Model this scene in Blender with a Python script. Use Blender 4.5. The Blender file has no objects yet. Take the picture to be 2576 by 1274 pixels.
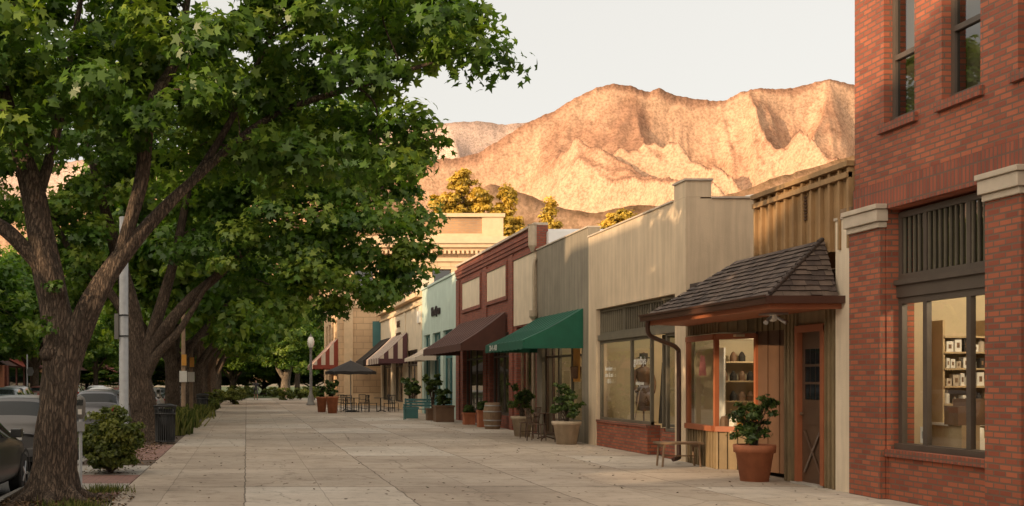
import bpy, math, random
import numpy as np
from mathutils import Vector
random.seed(7)
S=bpy.context.scene
S.view_settings.view_transform='Standard'; S.view_settings.look='None'; S.view_settings.exposure=0
EL,AZ=math.radians(13),math.atan2(-.87,-.50)
SD=Vector((math.sin(AZ)*math.cos(EL),math.cos(AZ)*math.cos(EL),math.sin(EL)))

# ------------------------------------------------------------ node helpers
def newmat(name):
    m=bpy.data.materials.new(name); m.use_nodes=True
    nt=m.node_tree; b=nt.nodes['Principled BSDF']; return m,nt,b
def nd(nt,t,**k):
    n=nt.nodes.new(t)
    for a,v in k.items(): setattr(n,a,v)
    return n
def mth(nt,op,a,b_=None,c_=None):
    n=nd(nt,'ShaderNodeMath',operation=op)
    for i,v in enumerate((a,b_,c_)):
        if v is None: continue
        if isinstance(v,(int,float)): n.inputs[i].default_value=v
        else: nt.links.new(v,n.inputs[i])
    return n.outputs[0]
def ramp(nt,fac,stops):
    r=nt.nodes.new('ShaderNodeValToRGB'); e=r.color_ramp.elements
    while len(e)<len(stops): e.new(0.5)
    for i,(p,c) in enumerate(stops): e[i].position=p; e[i].color=(*c,1)
    nt.links.new(fac,r.inputs[0]); return r.outputs[0]
def mixc(nt,blend,f,a,b):
    n=nt.nodes.new('ShaderNodeMix'); n.data_type='RGBA'; n.blend_type=blend
    for s,v in ((0,f),(6,a),(7,b)):
        if hasattr(v,'is_linked'): nt.links.new(v,n.inputs[s])
        else: n.inputs[s].default_value=v if s==0 else (*v[:3],1)
    return n.outputs[2]
def sc3(c,k): return tuple(min(1,x*k) for x in c)
def coords(nt,scale=(1,1,1)):
    tc=nd(nt,'ShaderNodeTexCoord'); mp=nd(nt,'ShaderNodeMapping'); mp.inputs['Scale'].default_value=scale
    nt.links.new(tc.outputs['Object'],mp.inputs[0]); return mp.outputs[0]
def noise(nt,vec,scale,detail=4,rough=.55):
    n=nd(nt,'ShaderNodeTexNoise'); n.inputs['Scale'].default_value=scale; n.inputs['Detail'].default_value=detail
    n.inputs['Roughness'].default_value=rough; nt.links.new(vec,n.inputs['Vector']); return n.outputs[0]
def bumpn(nt,b,h,strength,dist=.02):
    n=nd(nt,'ShaderNodeBump'); n.inputs['Strength'].default_value=strength; n.inputs['Distance'].default_value=dist
    nt.links.new(h,n.inputs['Height']); nt.links.new(n.outputs[0],b.inputs['Normal'])
def mat(name,col,rough=.75,var=.15,scale=2.5,bump=.2,bscale=60,metal=0,streak=0,spec=None):
    m,nt,b=newmat(name); v=coords(nt)
    n=noise(nt,v,scale,5)
    c=ramp(nt,n,[(.3,sc3(col,1-var)),(.7,sc3(col,1+var))])
    if streak:
        n2=noise(nt,coords(nt,(3,3,.25)),2.0,5,.6)
        d=ramp(nt,n2,[(.42,(1-streak,)*3),(.6,(1,1,1))])
        c=mixc(nt,'MULTIPLY',1.0,c,d)
    nt.links.new(c,b.inputs['Base Color']); b.inputs['Roughness'].default_value=rough; b.inputs['Metallic'].default_value=metal
    if spec is not None: b.inputs['Specular IOR Level'].default_value=spec
    if bump: bumpn(nt,b,noise(nt,v,bscale,3),bump,.01)
    return m
def brickmat(name,c1,c2,mortar,bw=.215,rh=.075,ms=.009,vert=False):
    m,nt,b=newmat(name)
    tc=nd(nt,'ShaderNodeTexCoord'); sp=nd(nt,'ShaderNodeSeparateXYZ'); nt.links.new(tc.outputs['Object'],sp.inputs[0])
    ad=nd(nt,'ShaderNodeMath',operation='ADD'); nt.links.new(sp.outputs[0],ad.inputs[0]); nt.links.new(sp.outputs[1],ad.inputs[1])
    cb=nd(nt,'ShaderNodeCombineXYZ')
    if vert: nt.links.new(sp.outputs[2],cb.inputs[0]); nt.links.new(ad.outputs[0],cb.inputs[1])
    else: nt.links.new(ad.outputs[0],cb.inputs[0]); nt.links.new(sp.outputs[2],cb.inputs[1])
    br=nd(nt,'ShaderNodeTexBrick'); nt.links.new(cb.outputs[0],br.inputs['Vector'])
    br.inputs['Scale'].default_value=1; br.inputs['Brick Width'].default_value=bw; br.inputs['Row Height'].default_value=rh
    br.inputs['Mortar Size'].default_value=ms; br.inputs['Mortar Smooth'].default_value=.15; br.inputs['Bias'].default_value=-.15
    br.inputs['Color1'].default_value=(*c1,1); br.inputs['Color2'].default_value=(*c2,1); br.inputs['Mortar'].default_value=(*mortar,1)
    if vert: br.offset=0
    n=noise(nt,tc.outputs['Object'],.6,4); d=ramp(nt,n,[(.3,(.82,.80,.80)),(.7,(1.12,1.1,1.06))])
    c=mixc(nt,'MULTIPLY',1.0,br.outputs['Color'],d)
    nt.links.new(c,b.inputs['Base Color']); b.inputs['Roughness'].default_value=.85
    iv=mth(nt,'SUBTRACT',1.0,br.outputs['Fac'])
    bumpn(nt,b,mth(nt,'MULTIPLY_ADD',noise(nt,tc.outputs['Object'],70,3),.25,iv),.8,.014)
    return m
def glassmat(name,tint=(.9,.92,.9),refl=.0):
    m=bpy.data.materials.new(name); m.use_nodes=True; nt=m.node_tree; nt.nodes.clear()
    o=nd(nt,'ShaderNodeOutputMaterial'); t=nd(nt,'ShaderNodeBsdfTransparent'); g=nd(nt,'ShaderNodeBsdfGlossy'); mx=nd(nt,'ShaderNodeMixShader')
    t.inputs[0].default_value=(*tint,1); g.inputs['Roughness'].default_value=.015
    ge=nd(nt,'ShaderNodeNewGeometry'); dt=nd(nt,'ShaderNodeVectorMath',operation='DOT_PRODUCT'); nt.links.new(ge.outputs['Incoming'],dt.inputs[0]); nt.links.new(ge.outputs['True Normal'],dt.inputs[1])
    f=mth(nt,'POWER',mth(nt,'SUBTRACT',1.0,mth(nt,'ABSOLUTE',dt.outputs['Value'])),3.6)
    fr=mth(nt,'MULTIPLY_ADD',f,.9,.06+refl)
    nt.links.new(fr,mx.inputs[0]); nt.links.new(t.outputs[0],mx.inputs[1]); nt.links.new(g.outputs[0],mx.inputs[2]); nt.links.new(mx.outputs[0],o.inputs[0]); return m
def leafmat(name,dark,mid,light,trans=.35):
    m=bpy.data.materials.new(name); m.use_nodes=True; nt=m.node_tree; nt.nodes.clear()
    o=nd(nt,'ShaderNodeOutputMaterial'); at=nd(nt,'ShaderNodeAttribute',attribute_name='leaf_tone')
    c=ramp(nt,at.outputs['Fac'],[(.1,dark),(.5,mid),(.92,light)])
    d=nd(nt,'ShaderNodeBsdfDiffuse'); t=nd(nt,'ShaderNodeBsdfTranslucent'); g=nd(nt,'ShaderNodeBsdfGlossy'); g.inputs['Roughness'].default_value=.42
    nt.links.new(c,d.inputs[0]); ct=mixc(nt,'MULTIPLY',1.0,c,(1.25,1.3,.5)); nt.links.new(ct,t.inputs[0])
    m1=nd(nt,'ShaderNodeMixShader'); m1.inputs[0].default_value=trans; nt.links.new(d.outputs[0],m1.inputs[1]); nt.links.new(t.outputs[0],m1.inputs[2])
    m2=nd(nt,'ShaderNodeMixShader'); m2.inputs[0].default_value=.03; nt.links.new(m1.outputs[0],m2.inputs[1]); nt.links.new(g.outputs[0],m2.inputs[2])
    nt.links.new(m2.outputs[0],o.inputs[0]); return m

# ------------------------------------------------------------ materials
M={}
M['brick']=brickmat('red_brick',(.40,.118,.060),(.215,.056,.034),(.17,.105,.075),ms=.012)
M['soldier']=brickmat('soldier_brick',(.33,.09,.05),(.21,.057,.036),(.15,.09,.065),ms=.012,vert=True)
M['brick2']=brickmat('dark_red_brick',(.30,.085,.05),(.19,.05,.033),(.15,.10,.08))
M['stone']=mat('cast_stone',(.50,.42,.33),.8,.12,3,.3,80)
M['frame']=mat('dark_bronze_frame',(.085,.066,.052),.5,.15)
M['frame2']=mat('olive_frame',(.14,.12,.085),.6,.15)
M['beige']=mat('beige_stucco',(.66,.52,.36),.9,.10,1.0,.35,45,streak=.14)
M['cream']=mat('cream_stucco',(.74,.62,.47),.9,.07,1.5,.5,60,streak=.12)
M['gray']=mat('olive_grey_stucco',(.28,.24,.18),.9,.14,1.2,.35,45,streak=.18)
M['teal']=mat('pale_teal_paint',(.48,.59,.52),.8,.08,1.5,.2,streak=.1)
M['teald']=mat('teal_trim',(.06,.17,.17),.6,.1)
M['lcream']=mat('light_cream_paint',(.72,.60,.44),.85,.07,2,.2,streak=.1)
M['white']=mat('white_membrane',(.74,.72,.70),.7,.06,2,.1)
M['tan']=brickmat('tan_masonry',(.68,.48,.29),(.62,.42,.25),(.44,.30,.18),bw=.9,rh=.42,ms=.016)
M['tanb']=brickmat('tan_brick',(.50,.30,.15),(.42,.25,.13),(.42,.30,.2),bw=.5,rh=.16,ms=.02)
M['tanp']=mat('terracotta_trim',(.68,.49,.30),.8,.08,3,.2)
M['olive']=mat('olive_board',(.235,.17,.09),.75,.16,3,.3,40,streak=.2)
M['ochre']=mat('ochre_board',(.33,.20,.09),.75,.15,2.5,.3,40,streak=.16)
M['orange']=mat('rust_orange_trim',(.30,.095,.038),.6,.12)
M['doorb']=mat('brown_door',(.095,.052,.03),.5,.15)
M['shingle']=mat('brown_shingle',(.110,.080,.064),.9,.3,5,.6,50)
M['shingle2']=mat('brown_shingle_dark',(.068,.049,.042),.9,.3,5,.6,50)
M['gutter']=mat('brown_gutter',(.065,.028,.018),.4,.1)
M['glass']=glassmat('window_glass')
M['dglass']=glassmat('upper_window_glass',(.35,.36,.34),.08)
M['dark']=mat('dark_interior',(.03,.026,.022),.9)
M['int']=mat('interior_cream_wall',(.56,.47,.32),.9,.05)
M['intf']=mat('interior_wood_floor',(.20,.12,.07),.6,.2)
M['shelf']=mat('shelf_wood',(.42,.31,.18),.6,.15)
M['wprod']=mat('white_goods',(.75,.72,.66),.5,.08)
M['bprod']=mat('brown_goods',(.16,.09,.05),.6,.2)
M['black']=mat('black_painted_metal',(.018,.018,.018),.45,.2)
M['steel']=mat('galvanised_steel',(.36,.36,.36),.5,.12,8,.2,metal=.3)
M['terra']=mat('terracotta',(.43,.15,.07),.75,.15,5,.2,streak=.12)
M['cpot']=mat('cream_pot',(.50,.40,.29),.8,.12,5,.4,streak=.15)
M['soil']=mat('soil',(.10,.07,.05),.95,.35,8,.8,40)
M['wood']=mat('weathered_wood',(.23,.15,.09),.8,.25,6,.4)
M['asph']=mat('asphalt',(.055,.054,.052),.9,.2,1.5,.6,90)
M['conc']=mat('kerb_concrete',(.36,.33,.29),.9,.15,1.2,.4,60)
M['gaw']=mat('green_canvas',(.008,.095,.055),.8,.12,3,.15)
M['baw']=mat('brown_canvas',(.08,.030,.02),.8,.15,3,.15)
M['kaw']=mat('black_canvas',(.03,.024,.022),.8,.15,3,.15)
M['pst']=mat('plum_canvas_stripe',(.10,.04,.045),.8,.1)
M['rst']=mat('red_canvas_stripe',(.26,.05,.03),.8,.1)
M['wst']=mat('white_canvas_stripe',(.62,.52,.42),.8,.06)
M['lettd']=mat('dark_lettering',(.03,.02,.02),.6)
M['lettw']=mat('white_lettering',(.75,.75,.7),.6)
M['globe']=mat('lamp_globe_glass',(.80,.77,.70),.25,.03)
M['lampp']=mat('lamp_post_paint',(.20,.19,.175),.6,.15)
M['rubber']=mat('tyre_rubber',(.02,.02,.02),.8)
M['alloy']=mat('alloy_wheel',(.45,.45,.46),.3,.05,metal=.8,bump=0)
M['carglass']=mat('car_glass',(.015,.018,.02),.05,.05,bump=0,spec=.4)
M['tail']=mat('tail_lamp_red',(.42,.015,.012),.2,.1,bump=0)
M['plate']=mat('number_plate',(.65,.65,.62),.5,.05)
M['skin']=mat('skin',(.45,.26,.17),.6,.05)
M['flesh']=mat('pink_cloth',(.55,.2,.2),.8)
M['amber']=mat('poster_amber',(.65,.30,.05),.6,.2)
M['earth']=mat('dry_earth',(.20,.16,.10),.95,.2,.01,.2,1)
M['turf']=mat('turf',(.06,.09,.025),.95,.3,.6,.5,20)

def barkmat(name,col):
    m,nt,b=newmat(name)
    v=coords(nt,(1,1,.2)); n=noise(nt,v,20,6,.7); n2=noise(nt,coords(nt),1.5,3)
    vo=nd(nt,'ShaderNodeTexVoronoi',feature='DISTANCE_TO_EDGE'); vo.inputs['Scale'].default_value=25
    wv=mixc(nt,'ADD',.1,v,n); nt.links.new(wv,vo.inputs['Vector'])
    cr=ramp(nt,vo.outputs['Distance'],[(0,(0.35,.34,.33)),(.2,(1,1,1))])
    c=ramp(nt,n,[(.35,sc3(col,.6)),(.65,sc3(col,1.3))]); c=mixc(nt,'MULTIPLY',1.0,c,cr)
    d=ramp(nt,n2,[(.35,(.75,.72,.7)),(.65,(1.1,1.1,1.1))]); c=mixc(nt,'MULTIPLY',1.0,c,d)
    nt.links.new(c,b.inputs['Base Color']); b.inputs['Roughness'].default_value=.92
    bumpn(nt,b,mth(nt,'MULTIPLY_ADD',cr,.8,n),1.0,.035); return m
M['bark']=barkmat('tree_bark',(.175,.125,.088))
M['barkp']=barkmat('pale_bark',(.38,.31,.24))
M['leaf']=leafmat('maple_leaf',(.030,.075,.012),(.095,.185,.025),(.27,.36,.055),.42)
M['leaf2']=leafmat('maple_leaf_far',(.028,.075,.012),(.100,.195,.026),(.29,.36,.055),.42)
M['gold']=leafmat('sun_tinted_foliage',(.14,.11,.015),(.50,.33,.045),(.80,.52,.08),.25)  # gold of the low sun is put into the leaf colour
M['shrub']=leafmat('shrub_leaf',(.030,.050,.010),(.12,.155,.028),(.30,.31,.07))
M['pleaf']=leafmat('potted_leaf',(.018,.036,.012),(.065,.11,.028),(.16,.21,.05))
M['grassm']=leafmat('grass_blade',(.03,.05,.01),(.10,.13,.03),(.22,.21,.07))
M['litter']=leafmat('leaf_litter',(.03,.018,.01),(.09,.05,.025),(.22,.14,.07),.1)

def paving():
    m,nt,b=newmat('concrete_paving')
    tc=nd(nt,'ShaderNodeTexCoord'); sp=nd(nt,'ShaderNodeSeparateXYZ'); nt.links.new(tc.outputs['Object'],sp.inputs[0])
    math_=lambda *a:mth(nt,*a)
    wob=noise(nt,tc.outputs['Object'],1.6,3)
    def axis(s,size,off,w):
        u=math_('ADD',math_('DIVIDE',s,size),off); u=math_('ADD',u,math_('MULTIPLY',math_('SUBTRACT',wob,.5),.04))
        fl=math_('FLOOR',u); fr=math_('SUBTRACT',u,fl); e=math_('ABSOLUTE',math_('SUBTRACT',fr,.5)); line=math_('GREATER_THAN',e,.5-w/size); return fl,line
    fx,lx=axis(sp.outputs[0],1.16,.02,.007); fy,ly=axis(sp.outputs[1],1.22,.1,.010)
    gx,lx2=axis(sp.outputs[0],2.32,.01,.012); gy,ly2=axis(sp.outputs[1],3.66,.1,.025)
    line=math_('MULTIPLY',math_('MAXIMUM',lx,ly),.5); line=math_('MAXIMUM',line,math_('MULTIPLY',math_('MAXIMUM',ly2,lx2),.85))
    def cell(a,c):
        cb=nd(nt,'ShaderNodeCombineXYZ'); nt.links.new(a,cb.inputs[0]); nt.links.new(c,cb.inputs[1])
        w=nd(nt,'ShaderNodeTexWhiteNoise'); nt.links.new(cb.outputs[0],w.inputs['Vector']); return w.outputs['Value']
    t1=ramp(nt,cell(fx,fy),[(0,(.91,.91,.91)),(1,(1.07,1.07,1.07))])
    t2=ramp(nt,cell(gx,gy),[(0,(.86,.85,.84)),(.8,(1.0,.99,.98)),(.86,(1.10,1.15,1.20)),(1,(1.16,1.22,1.28))])
    n=noise(nt,tc.outputs['Object'],.45,6,.65); base=ramp(nt,n,[(.3,(.34,.275,.215)),(.5,(.45,.375,.30)),(.72,(.53,.455,.375))])
    n4=noise(nt,tc.outputs['Object'],3.2,8,.8); sp4=ramp(nt,n4,[(.33,(.58,.57,.55)),(.47,(1,1,1)),(.75,(1.08,1.08,1.08))])
    n5=noise(nt,tc.outputs['Object'],120,2,.5); sp5=ramp(nt,n5,[(.3,(.86,.86,.86)),(.7,(1.08,1.08,1.08))])
    c=mixc(nt,'MULTIPLY',1.0,base,t1); c=mixc(nt,'MULTIPLY',1.0,c,t2); c=mixc(nt,'MULTIPLY',1.0,c,sp4); c=mixc(nt,'MULTIPLY',1.0,c,sp5)
    dk=mixc(nt,'MULTIPLY',1.0,c,(.32,.30,.28)); c=mixc(nt,'MIX',line,c,dk)
    vo=nd(nt,'ShaderNodeTexVoronoi',feature='DISTANCE_TO_EDGE'); vo.inputs['Scale'].default_value=.33
    wv=mixc(nt,'ADD',.5,tc.outputs['Object'],noise(nt,tc.outputs['Object'],2.5,5)); nt.links.new(wv,vo.inputs['Vector'])
    ck=ramp(nt,vo.outputs['Distance'],[(0,(.5,.48,.45)),(.006,(1,1,1))]); c=mixc(nt,'MULTIPLY',.85,c,ck)
    nt.links.new(c,b.inputs['Base Color']); b.inputs['Roughness'].default_value=.82
    hh=math_('SUBTRACT',math_('MULTIPLY',n5,.25),line); bumpn(nt,b,hh,.5,.008); return m
M['pave']=paving()
def flatbrick():
    m,nt,b=newmat('flat_red_pavers'); tc=nd(nt,'ShaderNodeTexCoord'); br=nd(nt,'ShaderNodeTexBrick'); nt.links.new(tc.outputs['Object'],br.inputs['Vector'])
    br.inputs['Scale'].default_value=1; br.inputs['Brick Width'].default_value=.2; br.inputs['Row Height'].default_value=.1; br.inputs['Mortar Size'].default_value=.007
    br.inputs['Color1'].default_value=(.32,.18,.15,1); br.inputs['Color2'].default_value=(.24,.13,.11,1); br.inputs['Mortar'].default_value=(.14,.11,.09,1)
    nt.links.new(br.outputs['Color'],b.inputs['Base Color']); b.inputs['Roughness'].default_value=.9; return m
M['fpaver']=flatbrick()

# ------------------------------------------------------------ mesh builder
class MB:
    def __init__(s): s.v=[]; s.f=[]; s.m=[]; s.mats=[]; s.sm=[]
    def mi(s,k):
        k=M[k] if isinstance(k,str) else k
        if k not in s.mats: s.mats.append(k)
        return s.mats.index(k)
    def face(s,pts,m,smooth=False):
        n=len(s.v); s.v+= [tuple(p) for p in pts]; s.f.append(tuple(range(n,n+len(pts)))); s.m.append(s.mi(m)); s.sm.append(smooth)
    def box(s,x0,x1,y0,y1,z0,z1,m):
        if x0>x1:x0,x1=x1,x0
        if y0>y1:y0,y1=y1,y0
        if z0>z1:z0,z1=z1,z0
        n=len(s.v); s.v+=[(x0,y0,z0),(x1,y0,z0),(x1,y1,z0),(x0,y1,z0),(x0,y0,z1),(x1,y0,z1),(x1,y1,z1),(x0,y1,z1)]
        for q in ((0,3,2,1),(4,5,6,7),(0,1,5,4),(1,2,6,5),(2,3,7,6),(3,0,4,7)): s.f.append(tuple(n+i for i in q)); s.m.append(s.mi(m)); s.sm.append(False)
    def obox(s,c,dx,dy,hx,hy,z0,z1,m):
        c=Vector(c); dx=Vector(dx).normalized(); dy=Vector(dy).normalized(); n=len(s.v)
        for z in (z0,z1):
            for a,b in ((-1,-1),(1,-1),(1,1),(-1,1)):
                p=c+dx*hx*a+dy*hy*b; s.v.append((p.x,p.y,z))
        for q in ((0,3,2,1),(4,5,6,7),(0,1,5,4),(1,2,6,5),(2,3,7,6),(3,0,4,7)): s.f.append(tuple(n+i for i in q)); s.m.append(s.mi(m)); s.sm.append(False)
    def tube(s,pts,rad,m,sides=8,cap=True,wob=0,rs=None):
        pts=[Vector(p) for p in pts]; k=len(pts)
        if not hasattr(rad,'__len__'): rad=[rad]*k
        n0=len(s.v); up=Vector((0.3,1,0.1)).normalized(); mi=s.mi(m)
        for i,p in enumerate(pts):
            t=(pts[min(i+1,k-1)]-pts[max(i-1,0)]).normalized()
            a=t.cross(up)
            if a.length<.05: a=t.cross(Vector((1,0,0)))
            a.normalize(); b=t.cross(a)
            for j in range(sides):
                an=2*math.pi*j/sides; r=rad[i]
                if wob: r*=1+wob*(math.sin(an*3+i*.35+1)+.6*math.sin(an*7+i*.2)+.5*math.sin(an*11-i*.5))*.5
                q=p+a*math.cos(an)*r+b*math.sin(an)*r; s.v.append(tuple(q))
        for i in range(k-1):
            for j in range(sides):
                j2=(j+1)%sides
                s.f.append((n0+i*sides+j,n0+i*sides+j2,n0+(i+1)*sides+j2,n0+(i+1)*sides+j)); s.m.append(mi); s.sm.append(True)
        if cap:
            s.f.append(tuple(n0+j for j in range(sides))); s.m.append(mi); s.sm.append(False)
            s.f.append(tuple(n0+(k-1)*sides+j for j in range(sides))); s.m.append(mi); s.sm.append(False)
    def lathe(s,c,prof,m,sides=24):
        n0=len(s.v); mi=s.mi(m)
        for r,z in prof:
            for j in range(sides):
                a=2*math.pi*j/sides; s.v.append((c[0]+r*math.cos(a),c[1]+r*math.sin(a),c[2]+z))
        for i in range(len(prof)-1):
            for j in range(sides):
                j2=(j+1)%sides; s.f.append((n0+i*sides+j,n0+i*sides+j2,n0+(i+1)*sides+j2,n0+(i+1)*sides+j)); s.m.append(mi); s.sm.append(sides>10)
    def ball(s,c,r,m,seg=12,rz=None):
        rz=rz or r; s.lathe(c,[(max(.001,r*math.sin(math.pi*i/seg)),-rz*math.cos(math.pi*i/seg)) for i in range(seg+1)],m,seg*2)
    def build(s,name,loc=(0,0,0),parent=None,local=True,rot=0,bevel=0):
        me=bpy.data.meshes.new(name)
        v=s.v if local else [(a-loc[0],b-loc[1],c-loc[2]) for a,b,c in s.v]
        me.from_pydata(v,[],s.f)
        for mt in s.mats: me.materials.append(mt)
        me.polygons.foreach_set('material_index',s.m); me.polygons.foreach_set('use_smooth',s.sm); me.update()
        o=bpy.data.objects.new(name,me); S.collection.objects.link(o)
        if parent: o.parent=parent
        else: o.location=loc; o.rotation_euler=(0,0,rot)
        if bevel:
            b=o.modifiers.new('bevel','BEVEL'); b.width=bevel; b.segments=2; b.limit_method='ANGLE'
        return o
def empty(name,loc):
    e=bpy.data.objects.new(name,None); S.collection.objects.link(e); e.location=loc; e.empty_display_size=.3; return e
def wall(mb,axis,p,th,u0,u1,z0,z1,ops,m):
    us=sorted({u0,u1,*[o[0] for o in ops],*[o[1] for o in ops]}); zs=sorted({z0,z1,*[o[2] for o in ops],*[o[3] for o in ops]})
    us=[u for u in us if u0<=u<=u1]; zs=[z for z in zs if z0<=z<=z1]
    def solid(i,j):
        if i<0 or j<0 or i>=len(us)-1 or j>=len(zs)-1: return False
        u=(us[i]+us[i+1])/2; z=(zs[j]+zs[j+1])/2
        return not any(o[0]<u<o[1] and o[2]<z<o[3] for o in ops)
    P=(lambda d,u,z:(p+d,u,z)) if axis=='x' else (lambda d,u,z:(u,p+d,z))
    for i in range(len(us)-1):
        for j in range(len(zs)-1):
            if not solid(i,j): continue
            a,b,c,d=us[i],us[i+1],zs[j],zs[j+1]
            mb.face([P(0,a,c),P(0,b,c),P(0,b,d),P(0,a,d)],m); mb.face([P(th,a,c),P(th,b,c),P(th,b,d),P(th,a,d)],m)
            if not solid(i-1,j): mb.face([P(0,a,c),P(th,a,c),P(th,a,d),P(0,a,d)],m)
            if not solid(i+1,j): mb.face([P(0,b,c),P(th,b,c),P(th,b,d),P(0,b,d)],m)
            if not solid(i,j-1): mb.face([P(0,a,c),P(th,a,c),P(th,b,c),P(0,b,c)],m)
            if not solid(i,j+1): mb.face([P(0,a,d),P(th,a,d),P(th,b,d),P(0,b,d)],m)
def window(mb,axis,p,u0,u1,z0,z1,fw=.06,vs=(),hs=(),fm='frame',gm='glass',dep=.07):
    def B(a,b,c,d,e=0):
        if axis=='x': mb.box(p-e,p+dep+e,a,b,c,d,fm)
        else: mb.box(a,b,p-e,p+dep+e,c,d,fm)
    B(u0,u0+fw,z0,z1); B(u1-fw,u1,z0,z1); B(u0,u1,z0-.002,z0+fw,.003); B(u0,u1,z1-fw,z1+.002,.003)
    for v in vs:
        v,w=(v if isinstance(v,tuple) else (v,fw)); B(v-w/2,v+w/2,z0+.01,z1-.01,-.002)
    for h in hs:
        h,w=(h if isinstance(h,tuple) else (h,fw)); B(u0+.01,u1-.01,h-w/2,h+w/2,.005)
    g=p+dep/2
    if axis=='x': mb.face([(g,u0,z0),(g,u1,z0),(g,u1,z1),(g,u0,z1)],gm)
    else: mb.face([(u0,g,z0),(u1,g,z0),(u1,g,z1),(u0,g,z1)],gm)
def text(name,body,loc,size,m,parent=None,rot=(math.pi/2,0,-math.pi/2),ext=.01):
    c=bpy.data.curves.new(name,'FONT'); c.body=body; c.size=size; c.extrude=ext; c.align_x='CENTER'
    o=bpy.data.objects.new(name,c); S.collection.objects.link(o); c.materials.append(M[m])
    if parent: o.parent=parent; o.location=Vector(loc)-parent.location
    else: o.location=loc
    o.rotation_euler=rot; return o

# ------------------------------------------------------------ foliage
STAR=[]
lob=[(205,.62),(153,.85),(90,1.0),(27,.85),(-25,.62)]
for i,(a,r) in enumerate(lob):
    STAR.append((r*math.cos(math.radians(a)),r*math.sin(math.radians(a))))
    if i<4:
        am=(a+lob[i+1][0])/2; STAR.append((.40*math.cos(math.radians(am)),.40*math.sin(math.radians(am))))
STAR.append((0,-.30)); STAR=np.array(STAR)
DIA=np.array([(0,-.9),(.5,-.1),(0,1.0),(-.5,-.1)])
BLADE=np.array([(-.06,0),(.06,0),(.02,1),(-.02,1)])
def leaves(name,P,Nn,size,leaf_tone,shape,m,seed=1,fold=.25,parent=None,loc=(0,0,0),mesh_only=False,up=None):
    r=np.random.default_rng(seed); n=len(P); k=len(shape)
    Nn=Nn/np.linalg.norm(Nn,axis=1,keepdims=True)
    T=r.normal(size=(n,3)) if up is None else up.copy()
    T-= (T*Nn).sum(1,keepdims=True)*Nn; T/=np.linalg.norm(T,axis=1,keepdims=True)+1e-9; B=np.cross(Nn,T)
    s=(size*(r.uniform(.65,1.25,n)))[:,None,None]
    V=P[:,None,:]+s*(B[:,None,:]*shape[None,:,0:1]+T[:,None,:]*shape[None,:,1:2]-Nn[:,None,:]*(np.abs(shape[None,:,0:1])*fold+ (shape[None,:,1:2]**2)*fold*.6))
    V=V.reshape(-1,3)
    me=bpy.data.meshes.new(name); me.vertices.add(n*k); me.vertices.foreach_set('co',V.astype(np.float32).ravel())
    me.loops.add(n*k); me.loops.foreach_set('vertex_index',np.arange(n*k,dtype=np.int32)); me.polygons.add(n); me.polygons.foreach_set('loop_start',np.arange(0,n*k,k,dtype=np.int32))
    at=me.attributes.new('leaf_tone','FLOAT','FACE'); at.data.foreach_set('value',leaf_tone.astype(np.float32)); me.materials.append(M[m]); me.update(calc_edges=True); me.validate()
    if mesh_only: return me
    o=bpy.data.objects.new(name,me); S.collection.objects.link(o)
    if parent: o.parent=parent
    else: o.location=loc
    return o
def clumps(blobs,dens,per,cr,seed,upw=.5,shell=.5):
    r=np.random.default_rng(seed); C=[];O=[]
    for (cx,cy,cz,rx,ry,rz) in blobs:
        n=max(3,int(dens*(rx*ry*rz)**.85)); d=r.normal(size=(n,3)); d/=np.linalg.norm(d,axis=1,keepdims=True)
        rad=(shell+(1-shell)*r.random(n))[:,None]*r.uniform(.85,1.12,(n,1)); C.append(np.array([cx,cy,cz])+d*rad*np.array([rx,ry,rz])); O.append(d)
    C=np.vstack(C);O=np.vstack(O); n=len(C)
    cl=r.random(n); sz=r.uniform(.6,1.25,n)*cr
    idx=np.repeat(np.arange(n),per); d=r.normal(size=(n*per,3)); d/=np.linalg.norm(d,axis=1,keepdims=True)
    rad=r.random((n*per,1))**.45
    P=C[idx]+d*rad*sz[idx][:,None]*np.array([1.15,1.15,.62]); 
    P[:,2]-= .25*((P[:,0]-C[idx][:,0])**2+(P[:,1]-C[idx][:,1])**2)/cr
    Nn=d*.6+O[idx]*.35+r.normal(size=(n*per,3))*.45; Nn[:,2]+=upw
    leaf_tone=np.clip(.46*cl[idx]+.33*r.random(n*per)+.22*(d[:,2]*.5+.5),0,1)  # random per clump and leaf, plus lighter towards the top of each clump
    return P,Nn,leaf_tone,C
def smooth(pts,rad,sub=8):
    pts=[Vector(p) for p in pts]; o=[];ro=[]
    for i in range(len(pts)-1):
        p0=pts[max(i-1,0)];p1=pts[i];p2=pts[i+1];p3=pts[min(i+2,len(pts)-1)]
        for j in range(sub):
            t=j/sub; o.append(.5*((2*p1)+(-p0+p2)*t+(2*p0-5*p1+4*p2-p3)*t*t+(-p0+3*p1-3*p2+p3)*t**3)); ro.append(rad[i]+(rad[i+1]-rad[i])*t)
    o.append(pts[-1]); ro.append(rad[-1]); return o,ro
def branches(mb,limbs,C,frac,seed,m='bark',rb=.035):
    rr=random.Random(seed); nodes=[]
    for pts,rad,s_ in limbs:
        p,r=smooth(pts,rad); mb.tube(p,r,m,s_,wob=.16 if s_>14 else .08)
        nodes+= [(a,b) for a,b in zip(p[6:],r[6:])]
    idx=list(range(len(C))); rr.shuffle(idx)
    for i in idx[:int(len(idx)*frac)]:
        c=Vector(C[i]); best=min(nodes,key=lambda q:(q[0]-c).length+ (0.6 if q[0].z>c.z else 0)); a=best[0]; L=(c-a).length
        if L<.4 or L>5: continue
        mid=a.lerp(c,.5)+Vector((rr.uniform(-.15,.15),rr.uniform(-.15,.15),.08+rr.uniform(0,.12)))*L
        r0=min(best[1]*.6,rb*(.5+L*.45)); p,r=smooth([a,mid,c],[r0,r0*.6,.008],5); mb.tube(p,r,m,6,cap=False)
        nodes+=[(x,y) for x,y in zip(p[3:],r[3:])][:6]
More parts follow.
